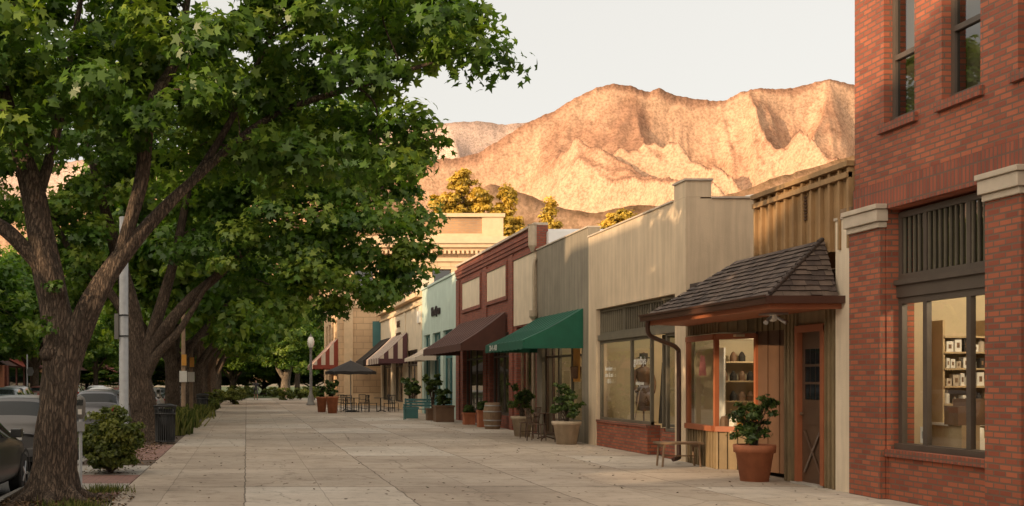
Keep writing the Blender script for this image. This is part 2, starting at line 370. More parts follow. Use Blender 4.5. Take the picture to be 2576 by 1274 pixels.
T1=[(-4.6,16.5,6.9,2.2,2.0,2.0),(-2.7,17,7.4,2.2,2.2,2.2),(-.6,17.5,7.2,2.2,2.2,2.1),(1.3,17.5,7.1,1.8,2.0,1.9),(2.35,17,6.7,1.0,1.3,1.1),(3.15,16.8,6.35,.55,.6,.45),(2.6,16.8,5.3,.6,.8,.55),(1.6,17,5.3,1.1,1.2,.7),(-.1,17,5.5,1.3,1.3,.8),(-4.0,15.9,5.1,.8,.7,.55),(-2.0,15.6,5.6,.9,.8,.7),(2.9,16.8,7.2,.5,.6,.4),(.5,17.3,4.9,1.0,1.1,.5),(-1.1,17.3,4.85,.8,.9,.5),(-3.2,15.3,6.2,1.2,.8,1.0),(-.9,15.8,6.4,1.1,.7,.9),(-3.2,15.4,5.0,.5,.4,.35),(-1.2,15.7,5.3,.8,.5,.5)]
P,Nn,r_,C=clumps(T1,7.4,120,.5,11)
root=empty('maple_tree',(-2.7,16,0))
off=np.array([-2.7,16,0]); 
limbs1=[([(-2.72,16,-.1),(-2.68,16,.5),(-2.6,16,1.3),(-2.58,16,1.9),(-2.62,16.05,2.5),(-2.85,16.1,3.5),(-3.05,16.2,4.5),(-3.4,16.3,5.6),(-3.9,16.5,7.4)],[.44,.30,.25,.26,.22,.19,.15,.10,.04],30),
 ([(-2.5,16,1.7),(-2.35,16,2.3),(-2.0,16.05,3.0),(-1.55,16.2,3.65),(-.8,16.6,4.5),(.4,17.2,5.6),(2.0,17,6.1),(3.0,16.9,6.4)],[.15,.18,.15,.11,.07,.05,.035,.015],24),
 ([(-1.8,16.1,3.3),(-1.5,16.2,4.4),(-1.35,16.3,5.5),(-1.0,16.5,6.3),(-.8,16.8,7.6)],[.09,.10,.09,.07,.03],16),
 ([(-2.75,16.05,3.1),(-3.3,16.0,3.7),(-3.9,16.1,4.1),(-4.6,16.4,5.2),(-5.2,16.6,6.8)],[.11,.10,.09,.06,.02],16),
 ([(-2.95,16.1,4.1),(-2.7,16.6,5.4),(-2.4,17,7.5)],[.09,.07,.03],12),
 ([(-.8,16.6,4.5),(-.2,17.2,5.6),(.6,17.5,7.4)],[.06,.05,.02],10)]
def loc_(L,o): return [([tuple(np.array(p)-o) for p in pts],rad,s_) for pts,rad,s_ in L]
mb=MB(); branches(mb,loc_(limbs1,off),C-off,.4,3,rb=.028); 
mb.tube(*smooth([(-.02,-.2,2.02),(-.02,-.25,2.03),(-.02,-.28,2.04)],[.12,.10,.03],3),'bark',10)
for k in range(7):
    a=k*.9+.3; mb.tube(*smooth([(0,0,.5),(.22*math.cos(a),.22*math.sin(a),.18),(.5*math.cos(a),.5*math.sin(a),.02),(.8*math.cos(a),.8*math.sin(a),-.08)],[.12,.12,.08,.03],4),'bark',8)
mb.build('trunk_and_limbs',parent=root)
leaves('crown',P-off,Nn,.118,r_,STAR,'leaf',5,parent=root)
Ps,Ns,rs,_=clumps([(.05,-.3,2.4,.25,.12,.22),(.1,-.25,2.9,.15,.1,.2)],60,14,.12,8); leaves('trunk_sprigs',Ps,Ns,.07,rs,STAR,'leaf',6,parent=root)
T2=[(-5,33,8.5,3.2,3.2,2.9),(-1.5,32.5,8.5,3.2,3.2,2.9),(1.9,32.5,7.7,2.7,2.8,2.5),(1.2,31.8,5.4,2.2,2,1.7),(3.1,31.8,5.6,1.7,1.8,1.6),(4.3,32,5.1,.8,.9,.65),(2.8,31.8,3.75,.8,.9,.75),(4.3,32,7.4,.9,1.2,1.1),(-1,32,5.6,1.4,1.4,.8),(1.0,31.8,4.1,1.0,.9,.5),(4.6,32,6.3,.5,.6,.4),(-5,32,5.6,1.6,1.4,.9),(1.9,31,4.6,1.2,1,.8),(3.6,31.6,4.4,.7,.6,.6)]
P,Nn,r_,C=clumps(T2,4.4,170,.7,21)
off=np.array([-2.86,32.5,0]); root=empty('maple_tree',(-2.86,32.5,0))
limbs2=[([(-2.86,32.5,-.1),(-2.9,32.5,.7),(-3.0,32.5,1.7),(-3.1,32.5,2.5),(-3.3,32.6,4),(-3.9,32.8,6),(-4.6,33,8.5)],[.58,.37,.34,.31,.22,.16,.05],28),
 ([(-2.9,32.5,1.9),(-2.5,32.4,2.8),(-1.7,32.3,3.8),(-.73,32.2,4.65),(.6,32.4,5.8),(2.4,32.3,6.6),(3.8,32,7)],[.2,.18,.15,.12,.08,.05,.03],20),
 ([(-2.9,32.5,2.2),(-2.5,32.5,3.5),(-2.0,32.5,5.2),(-1.6,32.5,7.3),(-1.3,32.5,9.2)],[.2,.17,.13,.09,.04],16),
 ([(-2.95,32.4,1.5),(-2.55,32.2,2.3),(-1.9,32,3.0),(-1.5,31.9,3.6),(-.9,31.9,4.6)],[.17,.14,.10,.08,.04],14),
 ([(-3.15,32.5,3),(-3.9,32.4,4.2),(-5,32.3,5.4),(-6,32.6,7.5)],[.16,.12,.09,.03],14)]
mb=MB(); branches(mb,loc_(limbs2,off),C-off,.35,4,rb=.035); mb.build('trunk_and_limbs',parent=root)
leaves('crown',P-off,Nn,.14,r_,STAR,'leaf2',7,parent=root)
G=[(0,0,8.2,4.2,4.2,3.2),(3.2,0,6.2,2.6,2.6,2.0),(-3,1,6.4,2.5,2.5,2),(0,3.2,6.2,2.6,2.4,2),(0,-3,6.4,2.6,2.4,2),(4.2,-1,4.9,1.3,1.3,.9),(2.2,1.5,4.4,1.2,1.3,.7),(-2.5,-2,4.9,1.2,1.2,.8),(3.4,-1.6,3.9,1.1,1.0,.7),(1.6,-2.4,4.2,1.1,1.1,.6)]
Pg,Ng,rg,Cg=clumps(G,2.7,140,.85,31)
limbsg=[([(0,0,-.1),(-.05,0,.8),(-.1,0,2.4),(-.2,.1,4.5),(-.5,.2,7),(-.4,0,9.5)],[.46,.30,.26,.2,.13,.04],18),
 ([(0,0,1.9),(.8,-.1,3.2),(2.0,-.1,4.5),(3.4,0,5.8)],[.17,.15,.11,.04],12),([(-.1,0,2.3),(-1,.3,3.6),(-2.2,.6,5.2),(-3.2,1,6.6)],[.15,.13,.1,.03],12),
 ([(0,0,2.4),(.4,.9,4),(.3,2,5.5),(.2,3.2,6.5)],[.14,.12,.09,.03],10),([(0,0,2.6),(-.3,-.8,4),(-.2,-2,5.4),(0,-3,6.4)],[.14,.12,.09,.03],10)]
mb=MB(); branches(mb,limbsg,Cg,.35,5,rb=.04); ob=mb.build('trunk_and_limbs'); gtr=ob.data; bpy.data.objects.remove(ob)
gcr=leaves('crown_mesh',Pg,Ng,.21,rg,DIA,'leaf2',9,mesh_only=True)
def gtree(x,y,s,rot,name='maple_tree',sz=1):
    e=empty(name,(x,y,0)); e.rotation_euler=(0,0,rot); e.scale=(s,s,s*sz)
    for nm,me in (('trunk_and_limbs',gtr),('crown',gcr)):
        o=bpy.data.objects.new(nm,me); S.collection.objects.link(o); o.parent=e
for i,(x,y,s,rz) in enumerate([(-2.9,46,1,.3),(-2.8,58,.95,.2),(-2.9,70,1.0,3.6),(-2.8,83,.95,5),(-2.8,97,1,.9),(-2.8,112,1,2.6),
   (-2.9,0.5,.95,2.2),(-3.0,-13,1,4),(-3.0,-27,1,1),
   (-17,62,1,.5),(-17,76,1.0,2),(-17,92,1.05,3),(-17,110,1,4.4),(-17,130,1,5),(-17,46,1,1),(-17,30,1,3),(-17,14,1,5),
   (5.5,124,.95,1.2),(-9,150,1.2,2),(0,158,1.1,4)]): gtree(x,y,s,rz)
for i,(x,y,s,rz) in enumerate([(-1.5,128,1.1,1),(4,134,1.15,2),(9.5,131,1.1,3),(-8,136,1.2,4),(14,140,1.2,5),(-15,148,1.3,.5)]): gtree(x,y,s,rz,'broadleaf_tree',.62)
for i,(x,y) in enumerate([(-12,141),(-5,139),(2,138),(8,139),(15,143),(-20,146)]): gtree(x,y,1.0,i*1.3,'boundary_bush',.33)
e=empty('sycamore_tree',(3.9,112,0)); mb=MB()
for L in ([(0,0,0),(-.1,0,1.4),(.2,0,3),(.5,0,5)],[.6,.45,.36,.12]),([(0,0,1.6),(-.8,0,2.8),(-1.4,0,4.6)],[.3,.24,.08]): mb.tube(*smooth(*L),'barkp',12)
mb.build('trunk',parent=e); o=bpy.data.objects.new('crown',gcr); S.collection.objects.link(o); o.parent=e; o.scale=(.8,.8,.8); o.location=(0,0,-.3)
def gold(name,x,y,blobs,per,leaf,seed,h0):
    e=empty(name,(x,y,0)); P,Nn,r_,C=clumps(blobs,17,per,.62,seed,shell=.3); mb=MB()
    zt=max(b[2] for b in blobs); mb.tube(*smooth([(0,0,0),(.2,0,zt*.5),(0,0,zt)],[.5,.35,.1]),'bark',10)
    for b in blobs: mb.tube(*smooth([(0,0,b[2]*.75),(b[0]*.6,b[1]*.6,b[2]*.9),b[:3]],[.2,.12,.04]),'bark',6)
    mb.build('trunk',parent=e); leaves('crown',P,Nn,leaf,r_,DIA,'gold',seed,parent=e)
gold('pine_tree',25,130,[(-1.8,0,20.5,1.9,2,2.6),(-.9,0,24,1.0,1.5,1.6),(1.2,0,21.8,1.4,1.8,2.2),(.3,0,18,2.8,2.6,2.4),(-2.4,0,17.8,1.9,2,1.7),(2.4,0,18.8,1.4,1.6,1.9),(-3.2,0,21.8,.8,1,1.1)],80,.24,41,10)
gold('pine_tree',29.4,130,[(0,0,22.4,.9,1.1,1.6),(-.5,0,19.7,1.7,1.8,1.9),(.7,0,17.8,1.8,1.8,1.9)],80,.24,42,10)
gold('cedar_tree',33.2,126,[(0,0,21.2,.4,.5,1.2),(0,0,19.8,.85,.9,1.0),(.1,0,18.4,1.2,1.2,1.1),(.3,0,17.2,1.2,1.2,.9)],70,.2,43,10)
gold('olive_tree',40,124,[(0,0,18.9,1.5,1.4,1.2),(1.4,0,18.4,1.4,1.3,1.0),(-1.2,0,18.0,1.4,1.2,.9)],80,.22,44,10)
def shrub(name,x,y,rx,rz,leaf=.035,n=60,per=60,m='shrub',seed=50):
    r=np.random.default_rng(seed); bl=[(0,0,rz*.9,rx*.8,rx*.8,rz*.88)]
    for i in range(7):
        a=i*.9; bl.append((math.cos(a)*rx*.45,math.sin(a)*rx*.45,rz*(.5+.6*r.random()),rx*.45,rx*.45,rz*.45))
    P,Nn,rn,C=clumps(bl,n/len(bl)/max(.02,(rx*rx*rz)**.85)*7,per,rx*.2,seed,shell=.55); P[:,2]=np.maximum(P[:,2],.02)
    e=empty(name,(x,y,0)); mb=MB()
    for c in C[::6]: mb.tube([(0,0,0),(c[0]*.4,c[1]*.4,c[2]*.5),tuple(c)],[.015,.01,.004],'bark',5)
    mb.build('stems',parent=e); leaves('foliage',P,Nn,leaf,rn,DIA,m,seed,parent=e)
shrub('flowering_shrub',-2.42,20.6,.68,.66,.045,170,90,seed=51)
shrub('hedge_shrub',-.9,80,1.2,.75,.08,50,80,seed=52)
shrub('hedge_shrub',-2.0,62,.7,.4,.07,40,60,seed=53)
for i,(x,y,r) in enumerate([(3.3,98,1.0),(4.6,99,1.0),(5.8,98,.9),(2.6,116,1.2),(.0,117,1.4),(-2.4,72,.7),(-2.2,90,1),(-3.5,119,1.3),(6.2,117,1.5)]): shrub('hedge_shrub',x,y,r,.62,.09,35,60,seed=60+i)
def grass(name,x,y,rx,ry,h,n,seed):
    r=np.random.default_rng(seed); P=np.c_[r.normal(size=n)*rx*.5,r.normal(size=n)*ry*.5,np.zeros(n)]
    up=np.c_[r.normal(size=n)*.35,r.normal(size=n)*.35,np.ones(n)]; Nn=np.c_[r.normal(size=(n,2)),np.zeros(n)]
    leaves(name,P,Nn,h,r.random(n),BLADE,'grassm',seed,.0,loc=(x,y,0),up=up)
grass('ornamental_grass',-2.35,36,.5,1.6,.62,900,70); grass('ornamental_grass',-2.35,41,.5,1.8,.6,900,71); grass('ornamental_grass',-2.3,52,.6,3,.5,900,72)
grass('grass_tuft',-2.1,17.1,.35,.4,.10,350,73); grass('grass_tuft',-2.2,14.6,.4,.6,.12,400,74)

# ------------------------------------------------------------ ground
def sheet(name,x0,x1,y0,y1,z,m,z0=None):
    mb=MB()
    if z0 is None: mb.face([(x0,y0,z),(x1,y0,z),(x1,y1,z),(x0,y1,z)],m)
    else: mb.box(x0,x1,y0,y1,z0,z,m)
    return mb.build(name)
sheet('ground',-9000,9000,-400,9000,-.18,'earth')
sheet('road',-15,-3.5,-120,330,-.13,'asph')
sheet('pavement',-1.85,9.1,-60,108,0,'pave',-.16)
sheet('pavement',-30,-15.15,-60,200,0,'conc',-.16)
sheet('planting_strip',-3.34,-1.856,-60,108,-.012,'soil',-.16)
sheet('kerb',-3.5,-3.346,-120,108,0,'conc',-.17); sheet('kerb',-15.15,-15.0,-120,200,0,'conc',-.17)
sheet('paver_band',-3.33,-1.87,18.5,20.2,.0,'fpaver',-.05); sheet('paver_band',-3.33,-1.87,16.7,17.5,.0,'fpaver',-.05)
sheet('paver_band',-3.33,-1.87,24,29.6,.0,'fpaver',-.05); sheet('kerb_apron',-3.33,-1.87,17.504,18.496,.0,'conc',-.05)
sheet('kerb_apron',-3.33,-1.87,20.204,22.4,.0,'conc',-.05)
sheet('lawn',-14.9,40,108.02,330,.0,'turf',-.16)
mb=MB(); 
for k in range(14): mb.box(-5.65,-5.55,k*6.2,k*6.2+.12,-.126,-.125,'lettw')
for k in range(30): mb.box(-9.4,-9.28,-40+k*9,-37+k*9,-.127,-.126,'lettw')
mb.build('road_marking')
r=np.random.default_rng(5); n=900; P=np.c_[r.uniform(-1.8,8.6,n),12+r.random(n)**1.5*40,np.full(n,.012)]
leaves('fallen_leaves',P,np.c_[r.normal(size=(n,2))*.15,np.ones(n)],.034,r.random(n)*.6,DIA,'litter',3,.1)
n=1500; Pa=np.c_[r.normal(-2.6,.45,n),r.normal(15.7,.6,n),np.full(n,.006)+r.random(n)*.02]; Pb=np.c_[r.normal(-2.6,.3,1200),r.uniform(20.3,34,1200),np.full(1200,.01)]
P=np.vstack([Pa,Pb]); P[:,0]=np.clip(P[:,0],-3.3,-1.6); n=len(P)
leaves('bark_mulch',P,np.c_[r.normal(size=(n,2))*.4,np.ones(n)],.04,r.random(n),DIA,'litter',4,.1)

# ------------------------------------------------------------ BRICK CORNER BUILDING
F=8.9
root=empty('brick_building',(F,12,0)); L=root.location
mb=MB()
bays=[(13.78,16.02),(10.5,13.1),(7.2,9.8)]
ups=[(15.36,16.10),(13.98,14.76),(12.55,13.3),(11.1,11.85),(9.6,10.35)]
ops=[(a,b,0,4.02) for a,b in bays]+[(a,b,5.22,7.35) for a,b in ups]
wall(mb,'x',F,.38,5,16.87,0,9.6,ops,'brick')
mb.box(F+.38,22,16.57,16.866,0,9.6,'brick'); mb.box(F+.38,22,5,5.3,0,9.6,'brick'); mb.box(21.7,22,5.3,16.57,0,9.6,'brick'); mb.box(F+.38,21.7,5.3,16.57,8.9,9.1,'dark'); mb.box(F+.38,21.7,5.3,16.57,4.5,4.7,'int')
mb.build('walls',L,root,False)
mb=MB(); mb.box(F-.035,F-.003,5,16.85,4.03,4.42,'soldier')
for a,b in ups: mb.box(F-.06,F+.2,a-.08,b+.08,5.10,5.215,'soldier')
mb.build('soldier_courses',L,root,False)
mb=MB()
for a,b in ((16.04,16.86),(13.12,13.76),(9.82,10.48)):
    mb.box(F-.09,F-.004,a,b,0,3.78,'brick')
    mb.box(F-.13,F-.004,a-.03,b+.0,3.78,3.86,'stone'); mb.box(F-.17,F-.004,a-.06,b+.02,3.863,4.03,'stone'); mb.box(F-.20,F-.036,a-.09,b+.03,4.032,4.10,'stone')
mb.build('pilasters',L,root,False,bevel=.008)
mb=MB()
for a,b in bays:
    mb.box(F+.02,F+.34,a+.003,b-.003,0,.60,'brick'); mb.box(F-.04,F+.36,a+.003,b-.003,.602,.70,'soldier')
    x=F+.16
    window(mb,'x',x,a,b,.70,2.80,.09,[b-.62,b-1.55],[],'frame'); mb.box(x-.03,x+.1,a,b,2.80,3.04,'frame'); mb.box(x-.07,x-.03,a,b,2.97,3.04,'frame')
    mb.box(x-.06,x-.004,a,b,.702,.78,'frame')
    window(mb,'x',x,a,b,3.042,3.98,.08,[(b-.62,.07),(b-1.55,.07)],[],'frame','dglass')
    y=a+.17
    while y<b-.1:
        mb.box(x+.01,x+.05,y-.008,y+.008,3.12,3.9,'frame2'); y+=.115
    mb.face([(x+.2,a,3.0),(x+.2,b,3.0),(x+.2,b,4.0),(x+.2,a,4.0)],'olive')
for a,b in ups:
    x=F+.12; window(mb,'x',x,a,b,5.22,7.35,.075,[],[(6.13,.07)],'frame','dglass'); mb.box(x-.02,x,a,b,5.22,5.30,'frame')
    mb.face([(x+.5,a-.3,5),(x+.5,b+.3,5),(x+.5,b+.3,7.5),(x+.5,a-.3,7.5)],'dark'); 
    mb.box(x+.2,x+.24,a+.05,a+.35,5.3,7.3,'wprod'); mb.box(x+.2,x+.24,b-.3,b+.1,5.3,7.3,'int')
mb.build('windows',L,root,False)
mb=MB(); mb.box(F+.4,13,5.3,16.5,.02,.06,'intf'); mb.box(F+.39,13,16.5,16.56,.06,4.4,'int'); mb.box(13,13.1,5.3,16.5,.06,4.4,'int'); mb.box(F+.4,13,5.3,16.5,3.5,3.6,'int'); mb.build('shop_interior',L,root,False)
mb=MB(); rr=random.Random(3)
x0,x1=9.80,11.7
mb.box(x0,x1,16.06,16.48,.1,1.02,'shelf'); mb.box(x0-.05,x1,16.0,16.49,1.022,1.06,'wprod')
for z in (1.30,1.55,1.80,2.03,2.25): mb.box(x0,x1,16.18,16.49,z,z+.025,'shelf')
for x in (x0,x0+.62,x0+1.24): mb.box(x-.015,x+.015,16.2,16.485,1.06,2.5,'shelf')
for z in (1.062,1.327,1.577,1.827,2.057):
    x=x0+.05
    while x<x1-.1:
        w=rr.uniform(.04,.10); h=rr.uniform(.08,.2); k=rr.choice(['wprod','wprod','wprod','bprod','stone','dark'])
        if rr.random()<.5: mb.box(x,x+w,16.22,16.32,z,z+h,k); mb.box(x+w*.3,x+w*.7,16.216,16.22,z+h*.3,z+h*.7,'bprod')
        else: mb.lathe((x+w/2,16.28,z),[(w*.5,0),(w*.5,h*.7),(w*.2,h*.8),(w*.2,h),(.001,h)],k,10)
        x+=w+rr.uniform(.01,.05)
for x in (10.05,10.35,10.6): mb.lathe((x,15.8,.45),[(.12,0),(.13,.3),(.05,.42),(.05,.55),(.001,.56)],'wprod',12)
mb.box(9.8,10.9,15.6,16.0,.06,.45,'shelf')
for (x,z,h) in ((9.55,.06,1.0),(9.5,1.06,.25),(9.62,1.06,.35)): mb.box(x-.12,x+.12,15.2,15.5,z,z+h,'shelf' if h>.9 else 'bprod')
mb.box(9.2,9.203,15.62,15.74,.80,1.02,'wprod'); mb.box(9.197,9.2,15.66,15.70,.86,.96,'steel'); mb.build('shelves_and_goods',L,root,False)

root=empty('cream_party_wall',(F,17.1,0)); mb=MB(); mb.box(F-.03,F+.5,16.874,17.36,0,4.05,'cream'); mb.box(F-.05,F+.5,16.876,17.38,4.052,4.09,'stone'); mb.box(F-.05,F+.35,16.9,17.25,4.092,4.2,'wood'); mb.build('pier',root.location,root,False)

# ------------------------------------------------------------ TIMBER HUT SHOP
root=empty('timber_shop',(F,20,0)); L=root.location; mb=MB()
def boards(mb,p0,p1,z0,z1,m,step=.18,th=.03,bw=.04,nrm=None):
    p0=Vector((*p0,0)); p1=Vector((*p1,0)); d=(p1-p0).normalized(); n=Vector((d.y,-d.x,0))
    if n.x>0.3 or (abs(n.x)<.3 and n.y>0): n=-n
    ln=(p1-p0).length; c=(p0+p1)/2
    mb.obox(c-n*.03,d,n,ln/2,.03,z0,z1,m); k=int(ln/step)
    for i in range(k+1):
        q=p0+d*(ln*(i/k) if k else 0); q=p0+d*min(max((q-p0).length,bw/2),ln-bw/2)
        mb.obox(q+n*th/2,d,n,bw/2,th/2,z0+.003,z1-.003,m)
boards(mb,(F,20.1),(F,16.93),3.60,4.80,'ochre',.27,.06,.055)
mb.box(F-.10,F+.1,16.9,20.14,4.803,4.88,'ochre'); mb.box(F-.09,F-.002,16.93,20.1,4.64,4.72,'ochre')
mb.box(F+.06,16,20.04,20.1,3.6,4.80,'ochre'); mb.box(F+.07,16,16.9,20.04,4.3,4.4,'white')
for k in range(8): mb.box(F-.035,F-.004,18.28,18.46,4.2+k*.05,4.225+k*.05,'doorb')
mb.box(F+.06,14,20.14,23.30,3.45,3.6,'shingle2')
mb.build('parapet',L,root,False)
mb=MB()
boards(mb,(F,19.02),(F,18.60),0,2.85,'olive',.14); boards(mb,(F,17.72),(F,17.42),0,2.85,'olive',.14)
mb.box(F,F+.06,17.72,18.60,2.50,2.85,'olive')
boards(mb,(9.9,19.06),(8.98,19.06),0,2.85,'olive',.14)
pa,pb,pc,pd=(8.90,23.2),(8.78,21.55),(9.36,21.15),(9.55,20.2)
for a,b in ((pa,pb),(pb,pc)): boards(mb,a,b,0,.70,'olive',.16)
for a,b in ((pa,pb),(pb,pc),(pc,pd)): boards(mb,a,b,2.55,2.85,'olive',.16)
boards(mb,pc,pd,0,2.55,'doorb',.3,.02,.03); boards(mb,(9.95,20.15),(9.95,19.06),0,2.85,'doorb',.3,.02,.03)
mb.build('board_walls',L,root,False)
mb=MB()
def strip(a,b,z0,z1,off,th,m):
    a=Vector((*a,0)); b=Vector((*b,0)); d=(b-a).normalized(); n=Vector((d.y,-d.x,0)); 
    if n.x>0.3: n=-n
    mb.obox((a+b)/2+n*off,d,n,(b-a).length/2,th/2,z0,z1,m)
def post(p,z0,z1,w,m): mb.box(p[0]-w/2,p[0]+w/2,p[1]-w/2,p[1]+w/2,z0,z1,m)
for a,b in ((pa,pb),(pb,pc)):
    strip(a,b,.70,.80,.03,.12,'orange'); strip(a,b,2.42,2.52,.02,.10,'orange')
    mb.face([(a[0],a[1],.8),(b[0],b[1],.8),(b[0],b[1],2.42),(a[0],a[1],2.42)],'glass')
for p in (pa,pb,pc): post(p,.70,2.5,.08,'orange')
mb.box(F-.05,F+.08,17.70,17.80,0,2.5,'orange'); mb.box(F-.05,F+.08,18.52,18.62,0,2.5,'orange'); mb.box(F-.052,F+.08,17.70,18.62,2.42,2.53,'orange')
mb.box(F+.03,F+.09,17.80,18.52,.03,2.42,'doorb')
for i in range(3):
    for j in range(3): mb.box(F+.02,F+.03,17.93+i*.17,18.07+i*.17,1.35+j*.28,1.59+j*.28,'carglass'); 
mb.box(F+.018,F+.03,17.9,18.44,.95,1.2,'doorb'); mb.tube([(F+.01,17.9,.2),(F+.01,18.4,.85)],.02,'doorb',5); mb.tube([(F+.01,18.4,.2),(F+.01,17.9,.85)],.02,'doorb',5)
mb.ball((F-.02,18.44,1.12),.03,'bprod',6); mb.box(F-.12,F+.1,17.7,18.62,0,.03,'conc')
mb.build('door_and_frames',L,root,False)
mb=MB(); mb.box(9.0,11.5,23.12,23.18,0,2.6,'int'); mb.box(11.2,11.3,20.3,23.12,0,2.6,'int'); mb.box(9.0,11.3,21.2,23.1,2.46,2.5,'int'); mb.box(8.95,11.3,21.3,23.1,.68,.72,'shelf')
for z in (1.22,1.62,2.0):
    mb.box(9.42,10.6,22.75,23.1,z,z+.03,'shelf')
    for k in range(6):
        x=9.5+k*.17; 
        if rr.random()<.75: mb.lathe((x,22.9,z+.03),[(.065,0),(.07,.1),(.03,.18),(.001,.2)],rr.choice(['bprod','dark','bprod']),10)
mb.box(9.4,9.43,22.7,23.11,.72,2.3,'wprod')
for k in range(7): mb.lathe((9.2+k*.14,22.2-k*.1,.72),[(.09,0),(.08,.18),(.05,.24),(.001,.25)],rr.choice(['bprod','wprod','amber']),10)
mb.face([(9.0,22.95,1.75),(9.16,22.95,1.75),(9.12,22.95,2.15),(9.04,22.95,2.15)],'flesh')
mb.build('display_interior',L,root,False)
xe,ye0,ye1,ze=7.82,17.2,22.5,2.92; zr=3.80; ya,yb=17.62,20.6; A0=(8.82,ya,zr); A1=(8.82,yb,zr)
mb=MB()
c00=(xe,ye0,ze);c01=(xe,ye1,ze);w0=(8.82,ye0,ze)
mb.face([c00,c01,A1,A0],'shingle2'); mb.face([c00,A0,w0],'shingle2'); mb.face([c01,A1,(8.82,23.2,3.0)],'shingle2')
mb.face([(xe+.05,ye0+.05,2.74),(8.89,ye0+.05,2.74),(8.89,23.2,2.74),(xe+.05,ye1,2.74)],'orange')
mb.box(xe-.02,xe+.04,ye0-.02,ye1+.02,2.72,2.84,'orange'); mb.box(xe+.04,8.87,ye0-.02,ye0+.04,2.72,2.84,'orange')
mb.build('porch_roof_deck',L,root,False)
mb=MB(); rs=random.Random(9)
def shing(o,u,v,uL,uR,Lv,rows,n):
    o=Vector(o);u=Vector(u).normalized();v=Vector(v).normalized();n=Vector(n).normalized(); h=Lv/rows
    for i in range(rows):
        a,b=uL(i/rows),uR(i/rows); x=a-rs.uniform(0,.15)
        while x<b:
            w=rs.uniform(.12,.26); xa=max(x,a); xb=min(x+w-.006,b)
            if xb-xa>.02:
                t=.020+rs.uniform(0,.014); v0=i*h-rs.uniform(0,.025); v1=(i+1.0)*h
                q=[o+u*xa+v*v0+n*t,o+u*xb+v*v0+n*t,o+u*xb+v*v1+n*.004,o+u*xa+v*v1+n*.004]
                q2=[o+u*xa+v*v0,o+u*xb+v*v0,q[1],q[0]]; mm=rs.choice(['shingle','shingle','shingle2']); mb.face(q,mm); mb.face(q2,'shingle2'); mb.face([q[1],q[2],o+u*xb+v*v0],'shingle2')
            x+=w
vv=Vector((8.82-xe,0,zr-ze)); LL=vv.length
shing(c00,(0,1,0),vv,lambda t:t*(ya-ye0),lambda t:(ye1-ye0)-t*(ye1-yb),LL,11,(-(zr-ze),0,8.82-xe))
v2=Vector((0,ya-ye0,zr-ze)); shing(c00,(1,0,0),v2,lambda t:t*1.0,lambda t:1.0,v2.length,11,(0,-(zr-ze),ya-ye0))
k=12
for i in range(k):
    t=i/k; a=Vector(c00).lerp(Vector(A0),t); b=Vector(c00).lerp(Vector(A0),min(1,t+1.2/k)); mb.tube([a+Vector((-.01,0,.035)),b+Vector((-.01,0,.015))],[.04,.03],'shingle2',5)
mb.build('shingles',L,root,False)
mb=MB(); 
mb.box(xe-.13,xe-.02,ye0-.12,ye1+.05,2.80,2.91,'gutter'); mb.box(xe-.02,8.87,ye0-.13,ye0-.022,2.80,2.91,'gutter')
mb.box(xe-.15,xe-.13,ye0-.14,ye1+.05,2.89,2.925,'gutter')
mb.tube(*smooth([(xe-.05,22.3,2.82),(xe,22.4,2.55),(8.2,22.7,2.42),(8.62,23.1,2.3),(8.7,23.2,2.0),(8.7,23.2,.3),(8.66,23.1,.12),(8.5,22.95,.08)],[.045]*8,5),'gutter',8)
mb.build('gutter',L,root,False)
mb=MB(); mb.lathe((8.5,18.6,2.60),[(.001,0),(.05,.01),(.06,.05),(.05,.12),(.09,.13)],'globe',14); mb.box(8.35,8.65,18.4,18.8,2.71,2.735,'alloy')
for dx in (-.12,.12): mb.tube([(8.5,18.6,2.7),(8.5+dx,18.55,2.62),(8.5+dx*1.4,18.5,2.58)],[.02,.03,.04],'alloy',8)
mb.build('porch_light',L,root,False)

# ------------------------------------------------------------ BEIGE STUCCO SHOP
root=empty('beige_stucco_shop',(F,26.7,0)); L=root.location; mb=MB()
wall(mb,'x',F,.3,23.36,30.0,0,5.37,[(23.95,29.35,0,3.46)],'beige')
mb.box(F,F+.3,23.36,24.0,5.374,5.70,'beige'); mb.box(F+.3,F+.52,23.36,24.0,5.372,5.70,'beige')
mb.box(F-.03,F+.55,23.33,24.03,5.703,5.745,'stone'); mb.box(F-.03,F+.33,24.03,30.0,5.374,5.41,'stone')
mb.box(F+.3,20,23.362,23.6,0,5.34,'beige'); mb.box(F+.52,20,23.33,23.63,5.343,5.38,'stone'); mb.box(F+.3,20,29.7,29.996,0,5.3,'beige'); mb.box(19.7,20,23.6,29.7,0,5.3,'beige'); mb.box(F+.3,19.7,23.6,29.7,4.8,4.95,'white')
mb.build('walls',L,root,False)
mb=MB(); x=F+.1
window(mb,'x',x,23.96,29.34,2.80,3.44,.06,[(25.7,.05),(27.5,.05)],[],'frame2','dglass'); mb.box(x-.06,x+.09,23.96,29.34,2.66,2.798,'frame2')
y=24.1
while y<29.3: mb.box(x+.01,x+.05,y-.012,y+.012,2.85,3.4,'frame2'); y+=.16
mb.box(F+.02,F+.3,25.65,29.346,0,.60,'brick'); mb.box(F-.01,F+.31,25.64,29.346,.602,.66,'soldier')
window(mb,'x',x,25.65,29.34,.66,2.66,.07,[27.0],[],'frame2')
mb.box(F+.3,F+1.5,25.4,25.65,0,.60,'brick'); window(mb,'y',25.5,F+.32,F+1.5,.62,2.66,.06,[],[],'frame2')
mb.box(F+.02,F+.28,23.96,24.75,0,.55,'brick'); window(mb,'x',x,23.96,24.75,.56,2.66,.06,[],[],'frame2')
mb.box(F+1.5,F+1.56,23.6,25.5,0,2.7,'doorb'); mb.build('storefront',L,root,False)
